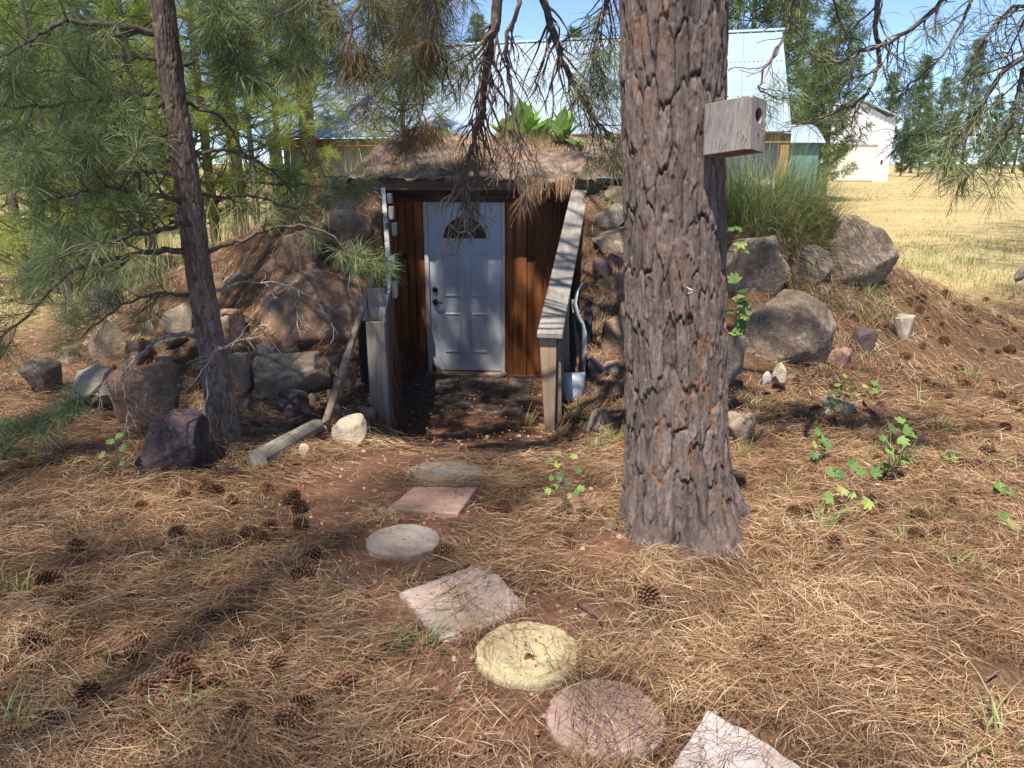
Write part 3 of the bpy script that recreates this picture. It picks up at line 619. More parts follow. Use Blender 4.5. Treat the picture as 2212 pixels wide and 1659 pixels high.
# ------------------------------------------------------------------ rocks
def ico(sub):
    import bmesh
    bm = bmesh.new(); bmesh.ops.create_icosphere(bm, subdivisions=sub, radius=1)
    V = np.array([v.co[:] for v in bm.verts]); F = np.array([[v.index for v in f.verts] for f in bm.faces]); bm.free(); return V, F
ICO = {k: ico(k) for k in (3, 4, 5)}
ROCKPOS = []
def rock(label, x0, y0, x1, y1, Yd, mat, depth=.8, cuts=9, rough=.10, box=.55, rot=0, seed=None, sub=4, sink=.0, tilt=0, name='rock', cat='rock', group=None, lock=False):
    seed = int(x0*7+y0) if seed is None else seed; g = np.random.default_rng(seed)
    if not lock: Yd = min(Yd, G((x0+x1)/2, y1-.06*(y1-y0)).y+.35*(x1-x0)*zdep(Yd, y1)/2*depth)
    c = P((x0+x1)/2, (y0+y1)/2, Yd); s = zdep(Yd, (y0+y1)/2); sx, sz = (x1-x0)*s/2, (y1-y0)*s/2*1.2; sy = sx*depth; c.z -= sz*.17
    V, F = ICO[sub]; V = V.copy()
    V = np.sign(V)*np.abs(V)**(1-box*.55); V /= np.abs(V).max()
    V = V*(1+.28*fbm(V[:, 0]*1.3+seed, V[:, 1]*1.3, V[:, 2]*1.3, s=seed % 37, o=3))[:, None]
    for q in range(cuts+7):                          # broken faces
        nrm = unit(g.normal(size=3)*np.array([1, 1, .8])); d = g.uniform(.48, .86)*(V@nrm).max()
        e = V@nrm-d; V = V-np.where(e > 0, e*(1-.04*g.random()), 0)[:, None]*nrm
    nr_ = unit(V); o3 = V*2.2+seed*.37
    lay = fbm(V[:, 0]*1.2+V[:, 2]*.8, V[:, 1]*1.2, V[:, 2]*7+V[:, 0]*1.5, s=seed % 53, o=4)   # ledges and cracks
    V = V+nr_*(rough*.32*fbm(o3[:, 0], o3[:, 1], o3[:, 2], s=seed % 91, o=5)-rough*.55*np.abs(lay)+rough*.30*fbm(V[:, 0]*13, V[:, 1]*13, V[:, 2]*13, s=seed % 29, o=3))[:, None]
    V = V-(V.max(0)+V.min(0))/2; V = V/(V.max(0)-V.min(0))*2*np.array([sx, sy, sz])
    if tilt:
        ca, sa = math.cos(R(tilt)), math.sin(R(tilt)); V[:, 0], V[:, 2] = V[:, 0]*ca+V[:, 2]*sa, -V[:, 0]*sa+V[:, 2]*ca
    V[:, 2] -= sink
    ca, sa = math.cos(R(rot)), math.sin(R(rot)); V[:, 0], V[:, 1] = V[:, 0]*ca-V[:, 1]*sa, V[:, 0]*sa+V[:, 1]*ca
    V[:, 1] += sy*.55                                # the face seen is the near one
    me = mesh_np(name, V, F, MAT[mat], True); o = obj(name, me); o.location = c; tag(o, label, cat, group); ROCKPOS.append((c.x, c.y+sy*.55, max(sx, sy))); return o
BL = 'boulders on the left of the cellar'; BR = 'boulders on the right of the cellar'; ST = 'stones stacked beside the sloping rail'
rock('huge brown overhanging boulder on the bank left of the cellar', 522, 592, 790, 772, 7.0, 'rock_brown', .7, 10, .09, .5, sub=5, name='boulder', cat='boulder', group=BL)
rock('pitted tan boulder tucked under the huge overhanging one', 540, 766, 705, 880, 6.55, 'rock_tan', .6, 8, .10, .5, sub=5, name='boulder', cat='boulder', group=BL)
rock('squarish tan stone against the right side of the thin pine trunk', 488, 762, 541, 856, 6.1, 'rock_tan', .8, 10, .07, .9, name='boulder', cat='boulder', group=BL)
rock('smooth dark purple stone in needles right of the thin pine', 592, 843, 669, 908, 5.7, 'rock_basalt', .8, 7, .08, .4)
rock('large dark purple boulder at the foot of the thin pine, left side', 282, 896, 446, 1034, 4.75, 'rock_basalt', .8, 6, .13, .05, sub=5, tilt=-22, name='boulder', cat='boulder', group=BL)
rock('long brown boulder with lichen behind the dark purple boulder', 205, 792, 392, 945, 5.8, 'rock_brown', .55, 9, .10, .6, sub=5, tilt=-12, name='boulder', cat='boulder', group=BL)
rock('pale sunlit block left of the long brown boulder', 140, 800, 262, 898, 6.1, 'rock_pale', .7, 9, .08, .7, name='boulder', cat='boulder', group=BL)
rock('grey lichen-covered boulder near the left edge of the picture', 16, 772, 116, 862, 6.6, 'rock_lichen', .8, 8, .1, .4, name='boulder', cat='boulder', group=BL)
rock('rounded orange-brown stone above the long boulder', 258, 728, 322, 800, 6.7, 'rock_brown', .8, 7, .08, .4)
rock('cracked tan stone beneath low pine branches', 176, 690, 262, 790, 6.9, 'rock_tan', .8, 9, .1, .6)
rock('grey stone showing between low pine branches at far left', 185, 610, 255, 690, 8.2, 'rock_grey', .8, 9, .1, .6)
rock('pitted orange stone on the bank left of the thin trunk', 340, 655, 420, 730, 7.3, 'rock_tan', .8, 9, .1, .6)
rock('red-brown slab half hidden behind the thin pine trunk', 398, 668, 530, 762, 7.0, 'rock_brown', .6, 9, .09, .7)
rock('flat tan slab under the low grey branch left of the trunk', 330, 720, 400, 765, 6.7, 'rock_tan', .8, 9, .06, .8)
rock('upper brown boulder on the bank below the roof edge', 690, 455, 800, 545, 7.8, 'rock_brown', .6, 9, .1, .6)
rock('brown bank boulder between roof edge and huge boulder', 590, 490, 700, 590, 7.9, 'rock_brown', .6, 8, .1, .5)
rock('small tan cube-shaped stone on the pitted boulder', 544, 742, 592, 776, 6.4, 'rock_pale', .9, 10, .06, .8)
rock('small oval stone on top of the pitted boulder', 614, 752, 646, 774, 6.4, 'rock_tan', .9, 6, .05, .3)
rock('pinkish white stone in needles above the dark purple stone', 544, 836, 580, 862, 5.9, 'rock_pink', .9, 9, .08, .6)
rock('tan cobble beside the dark purple stone', 660, 850, 688, 880, 5.95, 'rock_tan', .9, 8, .08, .5)
rock('light flat stone with rusty stain right of the stake foot', 710, 904, 790, 966, 5.35, 'rock_pale', .7, 8, .10, .5, tilt=-16)
rock('small cream pebble beside the lying log', 638, 961, 671, 986, 4.95, 'rock_pale', .9, 3, .05, .2, name='pebble', cat='pebble')
rock('red-brown cobble behind the leaning stake', 712, 872, 738, 908, 5.8, 'rock_pink', .9, 8, .08, .5)
rock('reddish cobble at the foot of the grey end plank', 775, 880, 812, 912, 5.75, 'rock_pink', .9, 8, .1, .5)
rock('topmost stone of the stack under the roof flashing', 1305, 402, 1362, 448, 8.05, 'rock_tan', .8, 9, .1, .6, group=ST)
rock('second stone from the top of the stack by the rail', 1285, 440, 1370, 494, 7.95, 'rock_grey', .8, 9, .1, .6, group=ST)
rock('broad pale grey stone midway up the stack by the rail', 1281, 488, 1372, 553, 7.85, 'rock_lichen', .8, 9, .08, .6, group=ST)
rock('dark stone wedged below the broad pale grey stone', 1278, 560, 1324, 606, 7.75, 'rock_basalt', .8, 9, .1, .6, group=ST)
rock('blackish stone against the trunk in the stack by the rail', 1314, 548, 1375, 596, 7.8, 'rock_basalt', .8, 9, .1, .6, group=ST)
rock('brown stone low in the stack by the rail', 1286, 594, 1375, 660, 7.6, 'rock_brown', .8, 9, .1, .6, group=ST)
rock('brown flat-topped stone at the foot of the stack by the rail', 1300, 682, 1380, 782, 7.0, 'rock_brown', .7, 9, .08, .8, group=ST)
rock('dark grey stone beside the bent grey sheet', 1264, 772, 1310, 822, 6.5, 'rock_basalt', .8, 9, .1, .5)
rock('pale lichen stone in grass between post and big trunk', 1262, 886, 1326, 940, 5.45, 'rock_lichen', .8, 8, .12, .4)
rock('large lichen-speckled boulder right of the big trunk', 1566, 506, 1716, 656, 7.3, 'rock_lichen', .7, 9, .08, .5, sub=5, tilt=18, name='boulder', cat='boulder', group=BR)
rock('boulder with black and white lichen below the speckled one', 1618, 630, 1818, 812, 6.95, 'rock_lichen', .6, 9, .07, .6, sub=5, name='boulder', cat='boulder', group=BR, tilt=8)
rock('long dark boulder at the right end of the mound', 1770, 480, 1935, 640, 9.3, 'rock_lichen', .5, 8, .08, .5, sub=5, tilt=28, name='boulder', cat='boulder', group=BR)
rock('dark slab between the speckled boulder and the long dark one', 1712, 530, 1792, 624, 8.2, 'rock_grey', .6, 9, .08, .7, tilt=25, name='boulder', cat='boulder', group=BR)
rock('pale wedge-shaped stone beside the speckled boulder', 1720, 592, 1763, 626, 7.7, 'rock_tan', .8, 9, .08, .7, tilt=15)
rock('upright dark grey slab at the right edge of the big trunk', 1560, 724, 1609, 830, 5.7, 'rock_grey', .7, 11, .06, .8)
rock('purple-grey stone in needles right of the lichen boulder', 1842, 708, 1892, 766, 6.7, 'rock_basalt', .9, 9, .1, .5, tilt=20)
rock('pinkish pitted stone at the foot of the lichen boulder', 1793, 750, 1842, 800, 6.3, 'rock_pink', .9, 8, .13, .4)
rock('pale grey pointed stone alone in the needles on the right', 1931, 680, 1980, 740, 7.1, 'rock_pale', .8, 8, .1, .3)
rock('cream round stone right of the big trunk', 1672, 783, 1703, 828, 5.75, 'rock_pale', .8, 8, .06, .6)
rock('small blue-white stone shard beside the cream round stone', 1648, 802, 1668, 828, 5.7, 'st_lav', .3, 8, .05, .9, name='stone_shard', cat='stone')
rock('rounded tan stone between trunk and lichen boulder', 1604, 664, 1636, 712, 6.4, 'rock_tan', .9, 8, .08, .4)
rock('small pale stone under the lichen boulder', 1634, 722, 1664, 744, 6.3, 'rock_pale', .9, 8, .08, .5)
rock('tan slab on the slope below the long dark boulder', 1808, 556, 1866, 598, 8.7, 'rock_tan', .8, 9, .08, .7, tilt=20)
rock('white block behind a leafy plant on the right', 1781, 862, 1857, 908, 5.25, 'rock_pale', .6, 10, .05, .9)
rock('small orange stone beside the white block', 1861, 893, 1888, 912, 5.1, 'rock_pink', .9, 6, .05, .4)
rock('flat brown stone behind the small orange stone', 1866, 868, 1912, 900, 5.35, 'rock_brown', .8, 9, .08, .7)
rock('tan sandstone half behind the right foot of the big trunk', 1570, 896, 1638, 974, 4.75, 'rock_tan', .8, 9, .05, .6)
rock('grey chip of stone at the left foot of the big trunk', 1308, 1132, 1336, 1150, 3.55, 'rock_grey', .7, 8, .08, .4, name='pebble', cat='pebble')
rock('pale stone at the far right edge of the picture', 2196, 578, 2218, 605, 9.5, 'rock_grey', .8, 8, .08, .4)

# smaller stones wedged into both banks
FL = [(560, 560, 600, 596), (470, 590, 530, 640), (600, 880, 628, 900), (455, 860, 492, 892), (505, 865, 540, 892), (395, 880, 430, 905), (330, 770, 380, 806), (120, 750, 165, 790), (690, 770, 735, 815), (735, 800, 772, 842), (300, 690, 338, 722), (110, 865, 160, 898), (440, 590, 480, 625), (700, 840, 722, 862), (720, 430, 770, 462), (640, 560, 690, 598)]
for q, (x0, y0, x1, y1) in enumerate(FL): rock('brown stone wedged between the boulders of the left bank', x0, y0, x1, y1, 8.2, ('rock_brown', 'rock_tan', 'rock_grey')[q % 3], .9, 9, .1, .6, group='stones wedged into the left bank')
FR = [(1270, 660, 1300, 690), (1330, 650, 1372, 690), (1300, 780, 1345, 815), (1318, 820, 1350, 850), (1700, 800, 1728, 820), (1740, 700, 1775, 735), (1612, 740, 1640, 770), (1590, 655, 1622, 690), (1820, 640, 1862, 668), (1760, 610, 1800, 640), (1830, 672, 1858, 694), (1276, 840, 1300, 862), (1895, 690, 1920, 710)]
for q, (x0, y0, x1, y1) in enumerate(FR): rock('brown stone half buried in the bank right of the rail', x0, y0, x1, y1, 8.2, ('rock_brown', 'rock_tan', 'rock_lichen')[q % 3], .9, 9, .1, .6, group='stones half buried in the right bank')

# ------------------------------------------------------------------ lying log, leaning stake, bent sheet, jar
def shaft(name, label, cat, a, b, ra_, rb_, mat, ns=16, nrow=26, wob=.06, flatten=0, parent=None):
    a, b = Vector(a), Vector(b); L = (b-a).length; d = (b-a)/L; u = d.cross(Vector((0, 0, 1))).normalized(); w = u.cross(d)
    t = np.linspace(0, 1, nrow); an = np.arange(ns)*2*math.pi/ns
    TT, AA = np.meshgrid(t, an, indexing='ij'); rr = ra_+(rb_-ra_)*TT
    if flatten: rr = rr/np.maximum(np.abs(np.cos(AA)), np.abs(np.sin(AA)))**flatten
    rr = rr*(1+wob*fbm(np.cos(AA)*2.2, np.sin(AA)*2.2, TT*L*3, s=int(abs(a.x)*100) % 77)-wob*.8*(np.abs(np.sin(AA*2.5+1.1*noise(TT*5, TT*0, s=3))) < .10))
    V = np.array(a)+TT[..., None]*np.array(b-a)+rr[..., None]*(np.cos(AA)[..., None]*np.array(u)+np.sin(AA)[..., None]*np.array(w))
    V = V.reshape(-1, 3); i = np.arange(nrow-1)[:, None]*ns; j = np.arange(ns)[None, :]; j2 = (j+1) % ns
    F = [tuple(q) for q in np.stack([i+j, i+j2, i+ns+j2, i+ns+j], -1).reshape(-1, 4)]+[tuple(range(ns))[::-1], tuple(range((nrow-1)*ns, nrow*ns))]
    o = obj(name, mesh_np(name, V, F, mat), parent); 
    if label: tag(o, label, cat)
    return o
g0, g1 = G(556, 1012), G(672, 946)
shaft('log', 'short grey weathered log lying below the leaning stake', 'log', g0+Vector((0, 0, .055)), g1+Vector((.02, .1, .06)), .072, .062, MAT['logwood'], 20, 40, .05)
shaft('wooden_stake', 'long weathered square stake leaning toward the cellar wall', 'stake', G(693, 942)+Vector((0, 0, -.02)), P(812, 574, 6.35), .034, .024, MAT['brownwood'], 12, 30, .05, .6)
# bent grey sheet (scoop shape) standing behind the rail post
Yd = 6.1; s = zdep(Yd, 830); m = MB(); rows = []
c0 = P(1237, 838, Yd)
for w_, hw, dy in [(-.145, .03, -.03), (-.135, .06, -.045), (-.11, .085, -.055), (-.06, .10, -.06), (.0, .107, -.055), (.08, .108, -.045), (.15, .108, -.03)]:
    rows.append([c0+Vector((hw*math.sin(t), dy*math.cos(t)*1.4, w_)) for t in np.linspace(-1.45, 1.45, 11)])
vs = sum(rows, []); m.add(vs, [(r*11+i, r*11+i+1, r*11+12+i, r*11+11+i) for r in range(len(rows)-1) for i in range(10)])
b0 = len(m.v)
edge = [(1264, 800, .0), (1266, 760, .05), (1268, 720, .05), (1262, 698, .1), (1252, 680, .12), (1246, 655, .15), (1250, 628, .2), (1262, 610, .25)]
vs = []
for x, y, k in edge: p = P(x, y, Yd+k); q = P(x-14+k*40, y+3, Yd+k+.12); vs += [p, q]
m.add(vs, [(2*i, 2*i+1, 2*i+3, 2*i+2) for i in range(len(edge)-1)])
me = m.me('bent_sheet', MAT['galv'], smooth=True)
o = tag(obj('bent_sheet', me), 'bent grey metal sheet with a scoop-shaped end behind the rail post', 'metal sheet'); sm = o.modifiers.new('t', 'SOLIDIFY'); sm.thickness = .006
# brown jar by the post
jp = G(1142, 922); prof = [(.0, 0), (.085, 0), (.098, .012), (.10, .04), (.092, .085), (.07, .12), (.05, .137), (.048, .15), (.056, .165), (.060, .172), (.050, .172), (.042, .15), (.04, .06), (0, .05)]
V = []; na = 28
for r, z in prof: V += [(r*math.cos(t), r*math.sin(t), z) for t in np.arange(na)*2*math.pi/na]
jo = obj('clay_jar', mesh_np('clay_jar', np.array(V), [(q*na+i, q*na+(i+1) % na, q*na+na+(i+1) % na, q*na+na+i) for q in range(len(prof)-1) for i in range(na)], MAT['clay'], True)); jo.location = (jp.x, jp.y+.1, jp.z-.01)
tag(jo, 'small dark brown clay jar on the floor beside the rail post', 'jar')

# ------------------------------------------------------------------ big pine: trunk with plated bark
def worley(u, v, nu, seed):                          # u periodic with nu cells; returns F1, F2-F1 and a cell id
    iu, iv = np.floor(u).astype(np.int64), np.floor(v).astype(np.int64); f1 = np.full(u.shape, 9.); f2 = f1.copy(); cid = np.zeros(u.shape)
    for du in (-1, 0, 1):
        for dv in (-1, 0, 1):
            a, b = iu+du, iv+dv; am = a % nu
            d = np.hypot(a+.15+.7*_h(am, b, 0*b, seed)-u, b+.15+.7*_h(am, b, 0*b+1, seed)-v); c = _h(am, b, 0*b+2, seed)
            n1 = d < f1; f2 = np.where(n1, f1, np.minimum(f2, d)); cid = np.where(n1, c, cid); f1 = np.where(n1, d, f1)
    return f1, f2-f1, cid
def bark_trunk(name, axisf, radf, z0, z1, nrow, ns, cell, depth, mat, seed, flare=0):
    z = np.linspace(z0, z1, nrow); a = np.arange(ns)*2*math.pi/ns; ZZ, AA = np.meshgrid(z, a, indexing='ij')
    r = radf(z)[:, None]*np.ones_like(AA); nu = max(6, int(round(2*math.pi*radf(np.array([(z0+z1)/2]))[0]/cell[0])))
    ca, sa = np.cos(AA), np.sin(AA)
    wu = .30*fbm(ca*2.1, sa*2.1, ZZ*3.2, s=seed)+.20*fbm(ca*9, sa*9, ZZ*9, s=seed+2); wv = .5*fbm(ca*3, sa*3, ZZ*2, s=seed+5)+.30*fbm(ca*9, sa*9, ZZ*8, s=seed+6)
    f1, e, cid = worley(AA/(2*math.pi)*nu+wu, ZZ/cell[1]+wv, nu, seed)
    f1b, eb, cb = worley(AA/(2*math.pi)*nu*3+wu*3+.5, ZZ/(cell[1]*.36)+wv*3, nu*3, seed+3)
    cm_ = sstep(-.30, .30, fbm(ca*4.2, sa*4.2, ZZ*5.5, s=seed+31)); plate = 1-(1-sstep(.0, .15, e))*(.25+.75*cm_); small = 1-(1-sstep(.0, .12, eb))*sstep(-.2, .3, fbm(ca*8, sa*8, ZZ*9, s=seed+33))
    fib = fbm(ca*r*110, sa*r*110, ZZ*16, s=seed+8, o=3)
    disp = depth*(plate-.7)*(.7+.5*cid)+depth*.5*(cid-.5)+depth*.55*(cb-.5)*plate+depth*.22*(small-.7)+depth*.42*fib+depth*.45*fbm(ca*2, sa*2, ZZ*2.2, s=seed+11)
    if flare:
        lob = .5+.5*np.sin(AA*5+1.0+.6*np.sin(AA*2)); r = r+flare*np.exp(-(ZZ-z0)/.20)*(.45+.75*lob)*(1+.55*np.cos(AA+.35))
    rr = r+disp; ax = axisf(z)
    V = np.stack([ax[:, 0][:, None]+rr*ca, ax[:, 1][:, None]+rr*sa, ZZ], -1).reshape(-1, 3)
    i = np.arange(nrow-1)[:, None]*ns; j = np.arange(ns)[None, :]; j2 = (j+1) % ns
    F = np.stack([i+j, i+j2, i+ns+j2, i+ns+j], -1).reshape(-1, 4)
    ora = sstep(.10, .34, fbm(ca*3.4, sa*3.4, ZZ*2.1, s=seed+20))*(1-sstep(.01, .09, e))*.75
    return mesh_np(name, V, F, mat, True, {'crev_shade': (1-plate).ravel(), 'ora': ora.ravel(), 'cell': (cid*.5+cb*.5).ravel()})
def m_bark(name, plate, crev_shade, ora):
    m, nt, b, o = newmat(name); n = tnoise(nt, coord(nt, (1, 1, .22)), 60, 9, .75, .4); n2 = tnoise(nt, coord(nt), 7, 5, .6)
    c = ramp(nt, n, [(.3, tuple(x*.5 for x in plate)), (.5, plate), (.72, tuple(x*2.0 for x in plate))])
    cv = nd(nt, 'ShaderNodeMapRange', ins={0: attr(nt, 'cell'), 3: .6, 4: 1.4})
    c = nd(nt, 'ShaderNodeHueSaturation', ins={'Color': c, 'Value': cv.outputs[0]}).outputs[0]
    c = mixc(nt, ramp(nt, n2, [(.45, (0, 0, 0)), (.7, (.4, .4, .4))]), c, (plate[0]*1.25, plate[1]*.95, plate[2]*.8))
    f = nd(nt, 'ShaderNodeMath', operation='MULTIPLY', ins={0: attr(nt, 'crev_shade'), 1: .85}); c = mixc(nt, f.outputs[0], c, crev_shade)  # cracks pulled toward near-black: furrow shade put into the bark colour
    c = mixc(nt, attr(nt, 'ora'), c, ora)
    nt.links.new(c, b.inputs['Base Color']); b.inputs['Roughness'].default_value = .95; b.inputs['Specular IOR Level'].default_value = .15
    bump(nt, b, n, .8, .012); return m
MAT['bark'] = m_bark('ponderosa_bark', (.138, .106, .092), (.018, .012, .009), (.34, .145, .06))
MAT['bark2'] = m_bark('young_pine_bark', (.18, .135, .11), (.05, .034, .026), (.16, .08, .045))
TB = P(1470, 1170, 3.42); TT_ = P(1462, 0, 3.33)      # trunk foot and where it leaves the top of the frame
TB.y = 3.50; TT_.y = 3.42
lean = Vector((TT_.x-TB.x, TT_.y-TB.y))/(TT_.z-TB.z)
def tax(z):
    z = np.asarray(z, float); return np.stack([TB.x+lean.x*(z-TB.z), TB.y+lean.y*(z-TB.z)], -1)
def trad(z): return np.interp(z, [-.3, 0, .6, 1.5, 2.6, 5, 10, 18], [.29, .262, .242, .226, .218, .20, .15, .03])
pine = thing('pine_tree', 'big old pine with thick plated bark, carrying a birdhouse', 'tree', (TB.x, TB.y, float(H(TB.x, TB.y))))
obj('trunk', bark_trunk('trunk', tax, trad, -.18, 3.9, 620, 330, (.058, .26), .0155, MAT['bark'], 5, .19), pine)
zz = np.linspace(3.88, 18, 30); V_, F_ = tubes([(np.column_stack([tax(zz), zz]), trad(zz)+.004)], 14); obj('upper_trunk', mesh_np('upper_trunk', V_, F_, MAT['bark'], True), pine)
nail = P(1486, 622, 3.2); m = MB(); V_, F_ = tubes([([nail+Vector((0, .03, 0)), nail+Vector((0, -.02, 0)), nail+Vector((.012, -.03, -.004)), nail+Vector((.012, -.03, -.016)), nail+Vector((-.006, -.03, -.02))], [.003]*5)], 6)
obj('screw_hook', mesh_np('screw_hook', V_, F_, MAT['galv']), pine)

# ------------------------------------------------------------------ birdhouse on the trunk
bh = thing('birdhouse', 'weathered grey wooden birdhouse with a round hole fixed to the big trunk', 'birdhouse', P(1595, 325, 3.1))
nf = Vector((.70, -.714, 0)); ns_ = Vector((-.714, -.70, 0))                    # outward normals: holed front, long side
tiltM = Matrix.Rotation(R(-9), 3, 'X')
ex, ey, ez = tiltM @ nf, tiltM @ (-ns_), tiltM @ Vector((0, 0, 1))            # along the side, away from us, up
near = P(1621, 321, 3.02); BL_, BWd, BH = .212, .118, .205                     # near bottom corner
def bp(name, o, a, b, c, mat): m = MB(); m.box(o, a, b, c); return obj(name, m.me(name, mat, .0025), bh)
bp('side_panel', near-ex*BL_, ex*(BL_-.020), ey*.018, ez*BH, MAT['birdwood'])
bp('side_panel', near-ex*BL_+ey*(BWd-.018), ex*(BL_-.020), ey*.018, ez*BH, MAT['birdwood'])
bp('back_panel', near-ex*(BL_-.001)+ey*.019, ex*.018, ey*(BWd-.038), ez*BH*.98, MAT['birdwood'])
bp('floor_panel', near-ex*(BL_-.02)+ey*.019+ez*.004, ex*(BL_-.042), ey*(BWd-.038), ez*.018, MAT['birdfloor'])
bp('roof_panel', near-ex*(BL_-.02)+ey*.019+ez*(BH-.022), ex*(BL_-.042), ey*(BWd-.038), ez*.018, MAT['birdwood'])
fo = near-ex*.019; m = MB(); cu, cw, hr = BWd*.5, BH*.66, .030; vs = []; n = 32
for t in np.arange(n)*2*math.pi/n:
    c, s = math.cos(t), math.sin(t); k = min(((BWd-cu) if c > 0 else cu)/abs(c) if abs(c) > 1e-6 else 9, ((BH*.985-cw) if s > 0 else cw)/abs(s) if abs(s) > 1e-6 else 9)
    for q in (0, .019): vs += [fo+ex*q+ey*(cu+hr*c)+ez*(cw+hr*s), fo+ex*q+ey*(cu+k*c)+ez*(cw+k*s)]
fs = []
for i in range(n):
    j = (i+1) % n; a, b = i*4, j*4
    fs += [(a+2, a+3, b+3, b+2), (a, b, b+1, a+1), (a, a+2, b+2, b), (a+1, b+1, b+3, a+3)]
m.add(vs, fs); fp = obj('front_panel', m.me('front_panel', MAT['birdwood']), bh)
m = MB(); V_, F_ = tubes([([fo+ex*.012+ey*cu+ez*BH*.30, fo+ex*.0205+ey*cu+ez*BH*.30], [.006, .006])], 8); m.add([tuple(v) for v in V_], [tuple(f) for f in F_]); m.add([fo+ex*.0205+ey*(cu+.006*math.cos(t))+ez*(BH*.30+.006*math.sin(t)) for t in np.arange(8)*math.pi/4], [tuple(range(8))])
obj('peg_hole', m.me('peg_hole', MAT['black']), fp)
g = np.random.default_rng(4); nb0 = np.array(near-ex*.09+ey*.07+ez*.10); B_ = nb0+g.normal(size=(60, 3))*np.array([.03, .03, .02])
V_, F_, r_ = needles(B_, g.normal(size=(60, 3)), np.full(60, .06), 6, .003, seed=3); obj('nest', mesh_np('nest', V_, F_, MAT['drygrass'], attrs={'rnd': r_}), bh)

# ------------------------------------------------------------------ pines: limbs, twigs and needle sprays
def twig_path(p, d, L, g, bend, n=6, wig=.25):
    pts = [np.array(p, float)]; d = unit(np.array(d, float)); st = L/(n-1)
    for k in range(n-1):
        d = unit(d+np.array([0, 0, bend*(k+1)/n])+g.normal(size=3)*wig*.35); pts.append(pts[-1]+d*st)
    return np.array(pts)
def limb(ctrl, r0, r1, ntw, tl, seed, bend=.25, start=.2, sub=2, side=(0, 0, 0), tuft=1.0, wig=.25, grav=0, tr=1.0):
    """returns tube paths, tuft bases and tuft directions of one limb with its twigs"""
    g = np.random.default_rng(seed); c = spline(ctrl, max(10, 5*len(ctrl)))
    c[1:-1] += g.normal(size=(len(c)-2, 3))*.006
    n = len(c); paths = [(c, np.linspace(r0, r1, n))]; B, D = [], []
    tg = unit(np.gradient(c, axis=0))
    def add(p, d): B.append(p); D.append(d)
    if tuft: add(c[-1], tg[-1])
    for q in range(ntw):
        t = start+(1-start)*(q+g.random())/ntw; i = min(n-2, int(t*(n-1)))
        pr = unit(np.cross(tg[i], g.normal(size=3))); d = unit(tg[i]*g.uniform(.2, .9)+pr*g.uniform(.5, 1)+np.array(side)+np.array([0, 0, grav]))
        L = tl*g.uniform(.45, 1.1)*(1.15-.5*t); w = twig_path(c[i], d, L, g, bend, 7, wig); rb = max(.0022, min(r0, (r0+(r1-r0)*t)*.45))*tr
        paths.append((w, np.linspace(rb, .0018, len(w))))
        if g.random() < tuft: add(w[-1], w[-1]-w[-2])
        for z in range(sub):
            k = g.integers(2, 6); pr = unit(np.cross(w[k]-w[k-1], g.normal(size=3))); d2 = unit(unit(w[k]-w[k-1])*.7+pr*.8+np.array([0, 0, grav*.7]))
            w2 = twig_path(w[k], d2, L*g.uniform(.35, .6), g, bend, 5, wig); paths.append((w2, np.linspace(rb*.55, .0016, len(w2))))
            if g.random() < tuft: add(w2[-1], w2[-1]-w2[-2])
    return paths, B, D
def add_limb(tree, ctrl, r0, r1, ntw, tl, seed, mat='twig', nmat='needle', k=70, nl=.17, nw=.0030, spread=(8, 95), droop=.35, ns=6, label=None, **kw):
    paths, B, D = limb(ctrl, r0, r1, ntw, tl, seed, **kw)
    V, F = tubes(paths, ns); b = obj('branch', mesh_np('branch', V, F, MAT[mat], True), tree)
    if label: b['label'] = label
    if B:
        g = np.random.default_rng(seed+1); B, D = np.array(B), np.array(D)
        V, F, r = needles(B, D, nl*g.uniform(.75, 1.15, len(B)), k, nw, spread, .10, droop, seed)
        obj('needles', mesh_np('needles', V, F, MAT[nmat], attrs={'rnd': r}), b)
    return b

